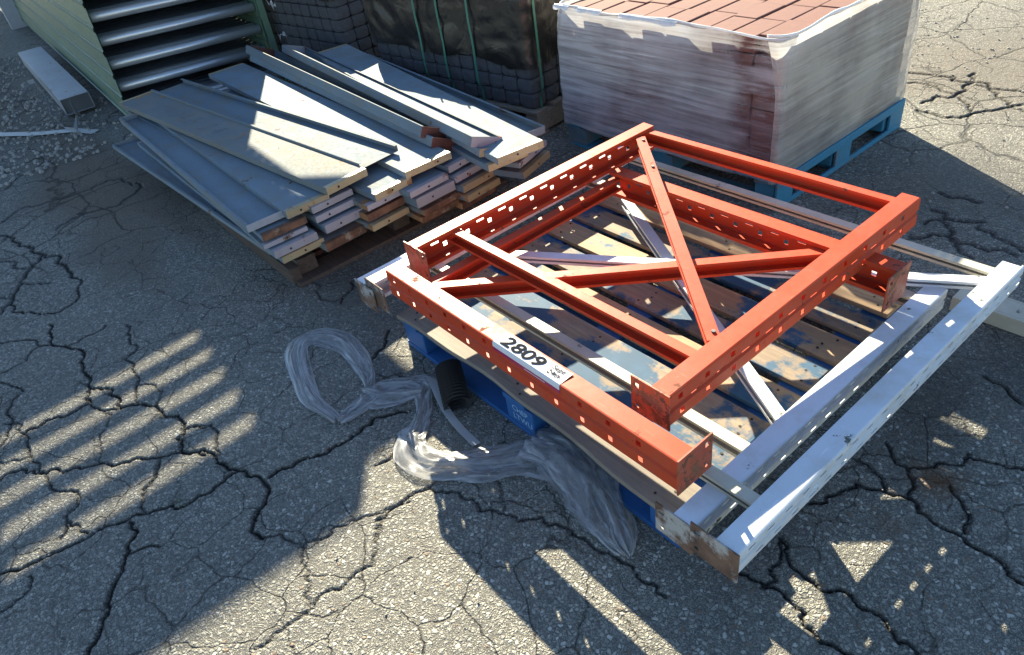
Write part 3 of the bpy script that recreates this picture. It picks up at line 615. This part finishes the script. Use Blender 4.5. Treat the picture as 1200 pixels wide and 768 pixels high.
def scrawl(o):
    rg = random.Random(4); c = MB()
    def stroke(pts):
        for a, b in zip(pts, pts[1:]):
            dx, dy = b[0]-a[0], b[1]-a[1]; l = math.hypot(dx, dy)+1e-9; nx, ny = -dy/l*.0022, dx/l*.0022
            c.add([(a[0]+nx, a[1]+ny, .0007), (a[0]-nx, a[1]-ny, .0007), (b[0]-nx, b[1]-ny, .0007), (b[0]+nx, b[1]+ny, .0007)], [(0, 1, 2, 3)])
    x = -1.93
    for ch in '0904Z 24 7 m4':
        g = {'0': [[(math.cos(a*.55)*.5+.5, math.sin(a*.55)*.5+.5) for a in range(12)]], '9': [[(math.cos(a*.6)*.4+.4, math.sin(a*.6)*.3+.7) for a in range(11)], [(.8, .7), (.7, 0)]],
             '4': [[(.6, 0), (.6, 1), (0, .35), (.9, .35)]], 'Z': [[(0, 1), (.8, 1), (0, 0), (.9, 0)]], '2': [[(0, .8), (.4, 1), (.7, .7), (0, 0), (.8, 0)]],
             '7': [[(0, 1), (.8, 1), (.3, 0)]], 'm': [[(0, 0), (.1, .7), (.4, .2), (.6, .7), (.9, 0)]], ' ': []}[ch]
        for st_ in g: stroke([(x+p[0]*.075+p[1]*.02, -.055+p[1]*.085+rg.uniform(-.003, .003)) for p in st_])
        x += .105
    c.obj('marker_writing', M['pencil'], o)['kind'] = 'stuff'
# uppermost sheets
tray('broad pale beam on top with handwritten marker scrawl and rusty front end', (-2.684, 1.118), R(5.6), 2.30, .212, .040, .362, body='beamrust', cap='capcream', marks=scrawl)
tray('upturned beam with open trough lying beside the beam with marker scrawl', (-2.755, 1.325), R(5.8), 2.24, .215, .038, .372, flip=True, caps=False)
tray('flat beam right of the open trough, half in sun, cream end edge', (-2.565, 1.455), R(-1.2), 2.48, .245, .038, .332, cap='capcream')
tray('short-ended pale beam just below the open trough', (-2.566, 1.262), R(3.0), 2.3, .195, .038, .300, cap='capcream')
tray('tilted upturned beam with brown-red end cap, upper of the two', (-2.722, 1.648), R(-3.6), 2.36, .20, .050, .380, flip=True, roll=R(-25), cap='capbrown')
tray('tilted beam with brown-red end cap, lower of the two', (-2.665, 1.655), R(-3.0), 2.34, .20, .045, .338, flip=True, roll=R(-25), cap='capbrown')
tray('upturned narrow beam with grey end cap resting against the long cream beam', (-2.44, 1.70), R(-5.5), 2.40, .16, .045, .385, flip=True, roll=R(-20), cap='capwhite')
tray('grey-capped beam end poking out under the narrow upturned beam', (-2.40, 1.700), R(-8), 2.0, .15, .035, .345, flip=True, roll=R(-14), cap='capcream')
tray('long cream beam in full sun on the black-block side of the pile', (-2.276, 1.745), R(-8.2), 2.36, .235, .040, .350, cap='capcream')
tray('rearmost upturned beam behind the long cream beam', (-2.43, 1.945), R(-5.5), 1.9, .14, .045, .325, flip=True, cap='greysteel')
# right-hand end column
tray('beam end sticking out at the far right, upper of two', (-2.37, 1.885), R(19), 1.7, .25, .032, .262, cap='capwhite')
tray('beam end sticking out at the far right, lower of two', (-2.372, 1.90), R(18), 1.7, .24, .040, .205, cap='capcream')
tray('cream-edged beam below the long cream beam', (-2.34, 1.72), R(-6), 2.2, .21, .038, .306, cap='capcream')
for k, (lab, z, x, y, yw, cp) in enumerate([
 ('lilac-grey ended beam, top layer of the column under the grey caps', .282, -2.552, 1.636, 7, 'capwhite'),
 ('lilac-grey ended beam, second layer of the column under the grey caps', .238, -2.522, 1.640, 6, 'capwhite'),
 ('yellow-stained beam end, third layer of the column under the grey caps', .196, -2.485, 1.652, 5, 'capcream'),
 ('yellow-stained beam end, fourth layer of the column under the grey caps', .154, -2.468, 1.655, 6, 'capcream'),
 ('dark rusty beam end at the bottom of the column under the grey caps', .112, -2.50, 1.64, 4, 'caprust')]):
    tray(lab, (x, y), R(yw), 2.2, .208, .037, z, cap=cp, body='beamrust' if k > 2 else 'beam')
for k, (lab, z, x, y, yw, cp, d) in enumerate([
 ('white-edged beam below the cream-ended flat beam', .268, -2.512, 1.405, 3, 'capwhite', .034),
 ('deep grey-white beam end in the middle of the pile', .228, -2.505, 1.425, 2, 'capwhite', .055),
 ('orange-rusted beam end in the middle of the pile', .166, -2.500, 1.445, 4, 'caprust', .032),
 ('dark rusted beam end lowest in the middle of the pile', .126, -2.520, 1.440, 2, 'caprust', .034)]):
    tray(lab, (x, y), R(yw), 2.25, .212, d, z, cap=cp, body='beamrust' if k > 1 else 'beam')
for k, (lab, z, x, y, yw, cp, d) in enumerate([
 ('pale beam end just under the short-ended pale beam', .258, -2.585, 1.225, 3, 'capwhite', .030),
 ('rusty beam end two layers under the short-ended pale beam', .213, -2.597, 1.220, 3, 'caprust', .040),
 ('cream and rust beam end at the bottom under the short-ended pale beam', .166, -2.580, 1.220, 4, 'capcream', .033)]):
    tray(lab, (x, y), R(yw), 2.2, .200, d, z, cap=cp, body='beamrust')
for k, (lab, z, x, y, yw, cp, d) in enumerate([
 ('white-ended beam right under the beam with marker scrawl', .300, -2.70, 1.035, 3, 'capwhite', .034),
 ('white-ended beam with bolt hole, second under the marker scrawl beam', .258, -2.69, 1.035, 2, 'capwhite', .034),
 ('broad white beam end, third under the marker scrawl beam', .218, -2.66, 1.050, 2, 'capwhite', .045),
 ('rusted beam end, fourth under the marker scrawl beam', .150, -2.64, 1.020, 3, 'caprust', .045)]):
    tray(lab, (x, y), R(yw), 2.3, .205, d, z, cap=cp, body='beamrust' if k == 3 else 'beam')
tray('blue-grey flat beam on the near side with rusty front edge', (-2.710, .930), R(-1.0), 2.30, .200, .040, .322, body='beam', cap='capcream')
for k, (lab, z, x, y, yw, cp, d, fl, L) in enumerate([
 ('upturned near-side beam with sunlit spots along its rim', .318, -2.755, .770, -1.5, 'greysteel', .040, True, 2.05),
 ('rust-capped near-side beam below the upturned one', .275, -2.70, .800, -2.2, 'caprust', .034, False, 2.1),
 ('thin pale near-side beam tilted under the rust-capped one', .236, -2.695, .790, -1.8, 'capwhite', .022, False, 2.15),
 ('grey near-side beam second from the bottom', .212, -2.655, .808, -.5, 'capwhite', .040, False, 1.95),
 ('cream-ended near-side beam at the bottom of the pile', .165, -2.672, .835, .5, 'capcream', .036, False, 1.6)]):
    tray(lab, (x, y), R(yw), L, .200, d, z, flip=fl, cap=cp, body='beam')
tray('outermost beam on the near side, its left end splayed out', (-2.72, .80), R(2.6), 2.05, .185, .030, .200, flip=True, cap='greysteel')
# timber skid under the pile
t = empty('wooden_skid', (-3.3, 1.3, 0), 'dark brown timber skid under the pile of shelf panels', 'skid'); O = ident((-3.3, 1.3, 0))
for k, y in enumerate((.80, 1.28, 1.78)):
    mb = MB(); mb.box(-4.15, -2.72+.02*k, y, y+.09, .022, .095); place(mb, 'stringer', 'wooddark', t, O, bevel=.004)
for k in range(8):
    x = -4.12+k*.19; mb = MB(); mb.box(x, x+.13, .765, 1.93, .002, .021); place(mb, 'bottom_board', 'wooddark', t, O, bevel=.002)
mb = MB(); mb.box(-4.18, -2.70, .752, .80, .004, .080); place(mb, 'edge_board', 'wooddark', t, O, bevel=.004)

# ---------------------------------------------------------------- wrapped red pavers
BX0, BX1, BY0, BY1 = -2.715, -1.505, 2.435, 3.445
pv = empty('paver_stack', ((BX0+BX1)/2, (BY0+BY1)/2, .146), 'cube of red concrete pavers shrink-wrapped in cloudy stretch film on the teal pallet', 'paver stack')
O = ident(pv.location)
bw_, bl_, bh_ = .1205, .201, .0685
bms = []
for v_ in range(3):
    mb = MB(); mb.box(-bw_/2+.0035, bw_/2-.0035, -bl_/2+.002, bl_/2-.002, 0, bh_-.001); bms.append(mb.mesh('brick', M['brick']))
rg = random.Random(12)
for lay in range(8):
    for i in range(10):
        for j in range(5):
            if lay < 7 and i < 9 and j > 0: continue
            x = BX0+bw_*(i+.5)+rg.uniform(-.003, .003); y = BY0+bl_*(j+.5)+rg.uniform(-.006, .006); z = .147+lay*bh_
            if lay == 7:
                y += (.03 if i % 3 == 0 else (-.012 if i % 3 == 1 else .008)); z += rg.uniform(0, .006)
                y = min(max(y, BY0+bl_/2), BY1-bl_/2); x += rg.uniform(-.004, .004)
                if i == 9 and j == 0: x -= .008
            T = O @ (Matrix.Translation((x, y, z)) @ Matrix.Rotation(rg.uniform(-.012, .012), 4, 'Z')); b = inst(bms[rg.randrange(3)], 'brick', pv, T, .004)
mb = MB(); mb.box(BX0+.02, BX1-bw_-.01, BY0+bl_+.01, BY1-.02, .147, .147+7*bh_-.002); place(mb, 'inner_pavers', 'brick', pv, O)

fw = empty('stretch_film', (-2.1, 2.93, .13), 'cloudy grey stretch film wound round the red paver stack', 'stretch film'); O2 = ident(fw.location)
def rrect(u, x0, x1, y0, y1, r):
    """point on rounded rectangle, u in 0..4: near face, right face, rear, left"""
    segs = []
    k = int(u) % 4; f = u-int(u)
    c = [(x0, y0), (x1, y0), (x1, y1), (x0, y1)]; a = Vector((*c[k], 0)); b = Vector((*c[(k+1) % 4], 0)); p = a.lerp(b, f); L = (b-a).length
    d = f*L; e = (1-f)*L; n = Vector((b-a)).normalized(); inn = Vector((-n.y, n.x, 0))
    for q in (d, e):
        if q < r: p = p+inn*(r-math.sqrt(max(0, r*r-(r-q)**2)))
    return p
def film_sheet(k, name, mat):
    mb = MB(); nu, nz = 110, 26; vs = []
    for i in range(nu+1):
        f = i/nu; f = .5-.5*math.cos(math.pi*f) if 0 else f
        # denser sampling near the corners
        f = (f+ (math.sin(2*math.pi*f)*-.09))
        for j in range(nz+1):
            h = j/nz; top = .716+.010*noise.noise((f*5+k*9, 3, 1))-(.012 if k == 0 else 0)*math.exp(-((f-.95)/.1)**2)
            z = .128+.010*noise.noise((f*6+k*7, 0, 0))+(top-.128)*h
            r = .025+.055*max(0, (h-.6)/.4)**1.3
            p = rrect(k+f*.99999, -2.742, -1.478, 2.405, 3.468, r)
            c = Vector((-2.11, 2.936, 0)); o = (p-c).normalized()
            nn = noise.noise((p.x*3.5, p.y*3.5, z*26))*.006+noise.noise((p.x*9, p.y*9, z*60))*.0025
            p = p+o*nn; inset = .010*max(0, (h-.92)/.08); p = p-o*inset
            vs.append((p.x, p.y, z))
    fs = [(i*(nz+1)+j, (i+1)*(nz+1)+j, (i+1)*(nz+1)+j+1, i*(nz+1)+j+1) for i in range(nu) for j in range(nz)]
    mb.add(vs, fs); place(mb, name, mat, fw, O2, smooth=True)
    # bunched rim
    rb = MB(); ring = []
    for i in range(nu+1):
        p = Vector(vs[i*(nz+1)+nz]); th = .0055+.0045*noise.noise((i*.13, k, 5)); wd = .006+.004*noise.noise((i*.21, k, 8)); ring.append((p, th, wd))
    vv = []
    c = Vector((-2.11, 2.936, 0))
    for p, th, wd in ring:
        o = Vector((p.x-c.x, p.y-c.y, 0)).normalized()
        for a in range(6): an = a*math.pi/3; q = p+o*math.cos(an)*wd+Vector((0, 0, math.sin(an)*th)); vv.append(tuple(q))
    rb.add(vv, [(i*6+a, (i+1)*6+a, (i+1)*6+(a+1) % 6, i*6+(a+1) % 6) for i in range(nu) for a in range(6)]); place(rb, 'film_rim', 'film_rim', fw, O2, smooth=True)
film_sheet(0, 'film_face', 'film_front'); film_sheet(1, 'film_face', 'film_side'); film_sheet(2, 'film_face', 'film_side'); film_sheet(3, 'film_face', 'film_side')
rg = random.Random(5)
for x0, x1 in ((-2.72, -2.62), (-2.56, -2.41), (-2.30, -1.98)):   # folded-down flaps of film
    mb = MB(); n = 10; vs = []
    for i in range(n+1):
        x = x0+(x1-x0)*i/n; d = .012+.004*math.sin(i)+rg.uniform(-.002, .002)
        vs += [(x, 2.412, .722), (x, 2.396, .718), (x, 2.395, .716-d)]
    mb.add(vs, [(3*i+a, 3*i+3+a, 3*i+4+a, 3*i+1+a) for i in range(n) for a in (0, 1)]); place(mb, 'film_flap', 'film_rim', fw, O2, smooth=True)

# ---------------------------------------------------------------- black block stacks
def blockmesh(seed, sx, sy, sz):
    bm = bmesh.new(); bmesh.ops.create_cube(bm, size=1); bmesh.ops.subdivide_edges(bm, edges=bm.edges, cuts=3, use_grid_fill=True)
    for v in bm.verts:
        p = v.co.copy(); l = max(abs(p.x), abs(p.y), abs(p.z)); e = sum(1 for q in p if abs(q) > .49)
        v.co = Vector((p.x*sx, p.y*sy, p.z*sz)); sh = {1: 0, 2: .003, 3: .006}.get(e, 0)
        if v.co.length > 0: v.co -= Vector((math.copysign(sh, p.x) if abs(p.x) > .49 else 0, math.copysign(sh, p.y) if abs(p.y) > .49 else 0, math.copysign(sh, p.z) if abs(p.z) > .49 else 0))
        v.co += Vector([noise.noise((p.x*5+seed*7+k*3, p.y*5, p.z*5)) for k in range(3)])*.0032
    me = bpy.data.meshes.new('block'); bm.to_mesh(me); bm.free(); me.materials.append(M['block']); return me
BM = [blockmesh(k, .108, .108, .079) for k in range(4)]
def block_stack(label, base, yaw, nx, ny, nz, covlab=None, cover_from=3, straps=(), palm='woodgrey', cover_left=None, zb=.152):
    s = empty('block_stack', base, label, 'block stack', 'pallets of charcoal paving blocks', (0, 0, yaw)); rg = random.Random(nx*7)
    for k in range(nz):
        for i in range(nx):
            inst(BM[rg.randrange(4)], 'block', s, Matrix.Translation((-.111*(i+.5)+rg.uniform(-.002, .002), .056+rg.uniform(-.004, .003), zb+.0405+.0805*k)) @ Matrix.Rotation(rg.choice((0, math.pi))+rg.uniform(-.02, .02), 4, 'Z'))
        for j in range(1, ny):
            inst(BM[rg.randrange(4)], 'block', s, Matrix.Translation((-.0555+rg.uniform(-.003, .003), .111*(j+.5), zb+.0405+.0805*k)) @ Matrix.Rotation(rg.choice((0, math.pi))+rg.uniform(-.02, .02), 4, 'Z'))
    MB().box(-.111*nx, -.115, .115, .111*ny, zb, zb+.0805*nz-.01).obj('inner_blocks', M['block'], s)
    W, D, Ht = .111*nx, .111*ny, zb+.0805*nz
    p = empty('pallet', base, 'weathered grey timber pallet under ' + covlab, 'pallet', 'grey timber pallets', (0, 0, yaw))
    for j in range(7):
        y = -.02+j*(D-.06)/6; MB().box(-W-.02, .03, y, y+.09, .128, .146).obj('deck_board', M[palm], p, .002)
    for x in (-.015, -W/2, -W-.01): MB().box(x-.05, x+.04, -.01, D, .022, .127).obj('stringer', M[palm], p, .003)
    for j in range(4):
        y = -.02+j*(D-.1)/3; MB().box(-W-.02, .03, y, y+.09, .002, .021).obj('bottom_board', M[palm], p, .002)
    c = empty('plastic_cover', base, 'wrinkled black plastic sheet over ' + covlab, 'plastic cover', 'black plastic covers', (0, 0, yaw))
    zc = zb+.0805*cover_from
    nu, nv = 120, 34; vs = []
    per = W+D
    for i in range(nu+1):
        u = i/nu*per
        for j in range(nv+1):
            v = j/nv
            zl = zc+.012*math.sin(u*9)+.018*noise.noise((u*5, 1, 2))-(.02 if abs(u-W) < .15 else 0)
            if u <= W: x, y = -W+u, -.012; ox, oy = 0, -1
            else: x, y = .012, u-W; ox, oy = 1, 0
            tt = v*1.35
            if tt < 1: z = zl+(Ht+.012-zl)*tt; off = 0
            else: z = Ht+.013+.006*noise.noise((u*6, tt*9, 4)); off = -(tt-1)*.9
            wr = (noise.noise((u*4, z*5, 3))*.016+noise.noise((u*9+z*4, z*12-u*3, 7))*.006+abs(noise.noise((u*4+z*7, z*3-u*5, 9)))*.014)
            vs.append((x+ox*(wr+.006+off*1), y+oy*(wr+.006+off*1) if oy else y, z+(wr*.4 if tt > .95 else 0)))
    MB().add(vs, [(i*(nv+1)+j, (i+1)*(nv+1)+j, (i+1)*(nv+1)+j+1, i*(nv+1)+j+1) for i in range(nu) for j in range(nv)]).obj('cover_sheet', M['cover'], c, smooth=True)
    for k, (u, side) in enumerate(straps):
        st_ = empty('strap', base, '%s green strap on the black-covered block stack' % ('first', 'second', 'third', 'fourth')[k] + (' from the left' if k < 3 else ', rightmost, near the corner'), 'strap', 'green straps on the block stack', (0, 0, yaw))
        mb = MB(); 
        if side == 'f': n = 14; pts = [(u+.003*math.sin(q), -.034+(.020 if q < 3 else 0), .13+(Ht+.02-.13)*q/n) for q in range(n+1)]; ax = (1, 0)
        else: n = 14; pts = [(.036-(.022 if q < 3 else 0), u, .13+(Ht+.02-.13)*q/n) for q in range(n+1)]; ax = (0, 1)
        vs = []
        for a, b, z in pts:
            for sg in (-1, 1): vs += [(a+ax[0]*.008*sg, b+ax[1]*.008*sg, z)]
        for a, b, z in pts:
            for sg in (-1, 1): vs += [(a+ax[0]*.008*sg-(.0015 if side != 'f' else 0), b+ax[1]*.008*sg+(.0015 if side == 'f' else 0), z)]
        m_ = 2*(n+1); fs = [(2*q, 2*q+1, 2*q+3, 2*q+2) for q in range(n)]+[(m_+2*q, m_+2*q+2, m_+2*q+3, m_+2*q+1) for q in range(n)]
        fs += [(2*q, 2*q+2, m_+2*q+2, m_+2*q) for q in range(n)]+[(2*q+1, m_+2*q+1, m_+2*q+3, 2*q+3) for q in range(n)]
        mb.add(vs, fs).obj('strap_band', M['strap'], st_)
block_stack('charcoal paving blocks strapped on a timber pallet beside the red pavers', (-2.962, 2.405, 0), R(6.7), 12, 9, 7, 'the strapped charcoal block stack', 3, ((-.83, 'f'), (-.63, 'f'), (-.38, 'f'), (.045, 'r')))
block_stack('second stack of charcoal paving blocks between the rollers and the strapped stack', (-4.70, 2.235, 0), R(7.5), 11, 8, 7, 'the farther charcoal block stack', 6)

# ---------------------------------------------------------------- roller conveyor sections
YR = Vector((.047, .998, -.050)).normalized(); ZR = Vector((.02, .03, 1)).normalized(); XR = -YR.cross(ZR).normalized(); ZR = YR.cross(-XR).normalized() if False else ZR
XB = YR.cross(Vector((0, 0, 1))).normalized()*-1   # runs away from the viewer
ZR = XB.cross(YR).normalized()*-1
if ZR.z < 0: ZR = -ZR
CW, CL, CP = 1.08, 8.0, .150
LAY = 13
mb = MB(); hl = []
for k in range(78): hl += [(.06+k*.1, .06+k*.1+.016, .012, .020), (.085+k*.1, .085+k*.1+.010, .085, .094)]
perforated(mb, CL, [0, .010, .013, .130, .133, .146], [-.007, -.007, 0, 0, -.007, -.007], hl, .003, Matrix.Identity(4)); rail = mb.mesh('side_rail', M['green'])
mb = MB(); mb.cyl((0, .012, 0), (0, CW-.012, 0), .031, 18); rol = mb.mesh('roller', M['roller'], True)
mb = MB(); mb.box(-.006, .006, -.006, CW+.006, -.006, .006); axl = None
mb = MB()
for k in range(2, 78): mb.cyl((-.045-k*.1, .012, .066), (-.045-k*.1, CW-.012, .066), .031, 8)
inrol = mb.mesh('inner_rollers', M['darksteel'], True)  # inner rollers coloured darker in place of shade behind the front ones
mb = MB()
for k in range(11, 78): mb.cyl((-.045-k*.1, .012, .066), (-.045-k*.1, CW-.012, .066), .031, 8)
inrol2 = mb.mesh('inner_rollers', M['roller'], True)
org = Vector((-5.53, .905, .085)); rg = random.Random(8)
names = ['lowest', 'second from the bottom', 'third from the bottom', 'fourth from the bottom', 'fifth from the bottom', 'sixth from the bottom', 'seventh from the bottom', 'eighth from the bottom', 'ninth from the bottom', 'tenth from the bottom', 'eleventh from the bottom', 'twelfth from the bottom', 'thirteenth from the bottom']
for l in range(LAY):
    sh = (-.20 if l == 0 else 0)+rg.uniform(-.006, .006)
    sh += 1.15 if l in (10, 11) else 0; o = org+ZR*(l*CP)+XB*sh+YR*(.34 if l == 12 else 0)
    t = empty('conveyor_section', o, 'green-sided roller conveyor section, %s of the leaning stack' % names[l], 'roller conveyor', 'roller conveyor sections stacked up')
    T = frame(o, -XB, YR, ZR); t.rotation_mode = 'QUATERNION'; t.rotation_quaternion = T.to_quaternion()
    inst(rail, 'side_rail', t, Matrix.Translation((-CL, 0, 0))); inst(rail, 'side_rail', t, Matrix.Translation((-CL, CW, 0)) @ Matrix.Scale(-1, 4, (0, 1, 0)))
    sparse = l == 12
    for k in range(2 if not sparse else 6):
        inst(rol, 'roller', t, Matrix.Translation((-.045-k*(.165 if sparse else .105), 0, .066)))
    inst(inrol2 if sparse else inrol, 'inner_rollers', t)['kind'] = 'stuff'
pb = org+YR*(CW+.03); px_, py_ = pb.x, pb.y
tag(MB().box(px_-.02, px_+.012, py_, py_+.006, 0, 1.75).box(px_+.006, px_+.012, py_+.006, py_+.045, 0, 1.75).obj('steel_post', M['green'], None, .001), 'green angle post at the right front corner of the conveyor stack', 'post')
for k_, (zz_, nm_) in enumerate(((.34, 'lower'), (.56, 'upper'))):
    c_ = MB(); rg_ = random.Random(k_)
    n_ = 7; vs_ = [(px_+.02+rg_.uniform(-.012, .012), py_+.075+q_*.011, zz_+rg_.uniform(-.03, .03)) for q_ in range(n_)]+[(px_+.035+rg_.uniform(-.012, .012), py_+.075+q_*.011, zz_-.035+rg_.uniform(-.03, .03)) for q_ in range(n_)]
    c_.add(vs_, [(q_, q_+1, n_+q_+1, n_+q_) for q_ in range(n_-1)]); tag(c_.obj('plastic_scrap', M['film_rim']), '%s crumpled scrap of white plastic caught on the green corner post' % nm_, 'plastic scrap')
topb = MB(); zt = 2.03  # added sheet above the view, its outline cut to cast the ground shadow
q = [(-5.30, 1.10), (-5.30, 2.38), (-5.46, 2.50), (-5.46, 2.80), (-5.84, 2.80), (-6.10, 2.60), (-6.60, 2.60), (-6.60, 2.36), (-5.72, 2.30), (-5.72, 1.05)]
topb.add([(*p, zt) for p in q]+[(*p, zt+.04) for p in q], [tuple(range(10)), tuple(range(19, 9, -1))]+[(k, (k+1) % 10, 10+(k+1) % 10, 10+k) for k in range(10)])
tag(topb.obj('shade_sheet', M['greysteel'], None, .002), 'unseen grey sheet added above the conveyor stack to cast the ground shadow', 'shade sheet')

# grey box beam, bent strap and loose strip at the far left
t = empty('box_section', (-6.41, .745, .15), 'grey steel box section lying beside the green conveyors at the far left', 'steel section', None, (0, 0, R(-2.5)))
MB().box(-2.3, 0, -.105, .105, -.004, 0).box(-2.3, 0, -.105, -.101, -.12, -.004).box(-2.3, 0, .101, .105, -.12, -.004).box(-2.3, 0, -.101, .101, -.12, -.116).obj('panel_body', M['greysteel'], t, .002)
MB().box(-.03, -.02, -.100, .100, -.115, -.005).obj('end_cap', M['darksteel'], t)  # dark plate stands in for the shade inside the open box end
def ribbon(mb, pts, wd, up=(0, 0, 1), thick=.0012):
    P = [Vector(p) for p in pts]; vs = []
    for k, p in enumerate(P):
        d = (P[min(k+1, len(P)-1)]-P[max(k-1, 0)]).normalized(); s_ = d.cross(Vector(up)).normalized()*wd/2; n_ = s_.cross(d).normalized()*thick
        vs += [tuple(p-s_), tuple(p+s_), tuple(p+s_+n_), tuple(p-s_+n_)]
    mb.add(vs, [(4*k+a, 4*k+4+a, 4*k+4+(a+1) % 4, 4*k+(a+1) % 4) for k in range(len(P)-1) for a in range(4)]); return mb
tag(ribbon(MB(), [(-7.45, .50, .03), (-7.55, .60, .10), (-7.2, .62, .17), (-6.75, .60, .13), (-6.45, .55, .05), (-6.15, .56, .012), (-5.98, .60, .03), (-6.05, .66, .09), (-6.35, .70, .13)], .035, (0, 1, .3)).obj('bent_strap', M['greysteel']), 'bent grey metal strap looped round the grey box section at far left', 'strap')
tag(ribbon(MB(), [(-7.2, .02, .008), (-6.6, .17, .012), (-6.3, .38, .008), (-6.05, .60, .010), (-5.85, .70, .006)], .07).obj('flat_strip', M['paleribbon']), 'pale flat strip lying on the gravel at the left edge', 'strip')
t = MB(); t.box(-11.2, -11.1, 1.02, 1.30, 0, 1.2); t.box(-11.1, -10.98, 1.28, 1.30, 0, 1.2)
tag(t.obj('steel_post', M['greysteel'], None, .003), 'grey steel angle post behind the green conveyors, top left corner', 'post')

# ---------------------------------------------------------------- loose film, ribbed tube and card by the pallet
def smooth_path(pts, n=10):
    P = [Vector(p) for p in pts]; out = []
    for k in range(len(P)-1):
        a, b, c, d = P[max(k-1, 0)], P[k], P[k+1], P[min(k+2, len(P)-1)]
        for q in range(n):
            t_ = q/n; out.append(.5*((2*b)+(-a+c)*t_+(2*a-5*b+4*c-d)*t_*t_+(-a+3*b-3*c+d)*t_**3))
    out.append(P[-1]); return out
def film_strand(par, pts, widths, seed, twist=1.5, h=.018, folds=1.7, nc=16):
    P = smooth_path([(*p, 0) if len(p) == 2 else p for p in pts], 12); n = len(P); mb = MB(); vs = []; uvs = []
    for k, p in enumerate(P):
        u = k/(n-1); q = u*(len(widths)-1); wd = float(np.interp(q, range(len(widths)), widths))
        d = (P[min(k+1, n-1)]-P[max(k-1, 0)]); d.z = 0; d.normalize(); s_ = Vector((-d.y, d.x, 0))
        for c in range(nc+1):
            v = c/nc-.5
            rdg = lambda a_, b_, c_: 1-abs(noise.noise((a_, b_, c_)))*2.6
            z = .003+h*max(0, .45*rdg(u*n*.035+v*1.2, v*1.6*folds, seed)+.22*rdg(u*n*.09+3, v*4, seed+2)+.35*rdg(u*n*.03, v*1.4, seed+9))*(1-.55*abs(2*v)**3)
            off = v*wd*(1.25+.45*noise.noise((u*n*.06, v*2, seed)))+.010*noise.noise((u*n*.07, v*3, seed+5)); uvs.append((u*n*.012*3+seed, v*2.2+seed))
            vs.append(tuple(p+s_*off+Vector((0, 0, z))))
    mb.add(vs, [(k*(nc+1)+c, (k+1)*(nc+1)+c, (k+1)*(nc+1)+c+1, k*(nc+1)+c+1) for k in range(n-1) for c in range(nc)])
    o = mb.obj('film_strand', M['film_loose'], par, smooth=True); uvl = o.data.uv_layers.new(name='UVMap')
    for lp in o.data.loops: uvl.data[lp.index].uv = uvs[lp.vertex_index]
    return o
ft = empty('film_tangle', (0, 0, 0), 'twisted tangle of used clear stretch film trailing on the asphalt by the pallet', 'plastic film')
loop = [(-1.86, .63), (-1.94, .665), (-2.06, .695), (-2.19, .695), (-2.285, .64), (-2.27, .555), (-2.12, .49), (-1.95, .455), (-1.80, .472)]
W_ = [.02, .05, .07, .085, .085, .07, .06, .05, .03]
for s_ in range(2): film_strand(ft, [(x+.006*s_*math.cos(i), y+.006*s_*math.sin(i*2)) for i, (x, y) in enumerate(loop)], [w_*(1-.2*s_) for w_ in W_], 3+s_*4, h=.016+.006*s_)
tw = [(-1.80, .470), (-1.80, .53), (-1.81, .60), (-1.825, .66), (-1.79, .72), (-1.745, .775), (-1.70, .79)]
for s_ in range(2): film_strand(ft, tw, [.04, .055, .06, .045, .03, .045, .05], 21+s_*5, 2.5, .024, 1.6)
for s_ in range(2): film_strand(ft, [(-1.86, .60), (-1.80, .63), (-1.74, .70), (-1.69, .74)], [.02, .10, .09, .015], 31+s_, 1, .03, 1.6)
dn = [(-1.735, .80), (-1.69, .75), (-1.63, .70), (-1.575, .645), (-1.545, .595)]
for s_ in range(2): film_strand(ft, dn, [.05, .055, .05, .045, .075], 41+s_*3, 1.2, .022, 1.6)
rt = [(-1.56, .60), (-1.50, .565), (-1.42, .575), (-1.33, .645), (-1.27, .72), (-1.21, .79), (-1.14, .845)]
for s_ in range(2): film_strand(ft, [(x+.004*s_, y+.005*s_) for x, y in rt], [.06, .10, .09, .09, .10, .11, .12], 51+s_*3, .6, .020+.005*s_, 1.6)
en = [(-1.24, .82, .02), (-1.15, .845, .03), (-1.05, .835, .025), (-.97, .81, .015), (-.90, .785, .008), (-.84, .765, .005), (-.785, .745, 0)]
for s_ in range(3): film_strand(ft, [(x+.012*s_, y+.018*s_*(1-i/7), z+.006*s_) for i, (x, y, z) in enumerate(en)], [.10, .13, .12, .11, .09, .06, .010], 61+s_*3, .5, .026, 1.6)
tag(ribbon(MB(), smooth_path([(-1.72, .80, .02), (-1.64, .77, .035), (-1.56, .745, .02), (-1.47, .73, .010), (-1.37, .725, .004)], 6), .030, (.3, .3, 1)).obj('flat_strip', M['paleribbon']), 'dull pale strap end lying between the film tangle and the pallet', 'strap')
mb = MB(); c0 = Vector((-1.665, .845, .075)); c1 = Vector((-1.53, .775, .03)); n = 15; vs = []  # ribbed tube made up in place of fanned thin dark plates
for k in range(n*2):
    u = k/(n*2-1); p = c0.lerp(c1, u)+Vector((0, 0, .012*math.sin(u*3.1))); d = (c1-c0).normalized(); a = d.orthogonal().normalized(); b = d.cross(a); r = (.048 if k % 2 else .033)
    for q in range(18): t_ = q*6.283/18; vs.append(tuple(p+a*math.cos(t_)*r+b*math.sin(t_)*r*.9))
mb.add(vs, [(k*18+q, (k+1)*18+q, (k+1)*18+(q+1) % 18, k*18+(q+1) % 18) for k in range(n*2-1) for q in range(18)])
tag(mb.obj('ribbed_tube', M['blackplastic']), 'ribbed black tube standing in for fanned thin dark plates against the blue pallet', 'ribbed tube')
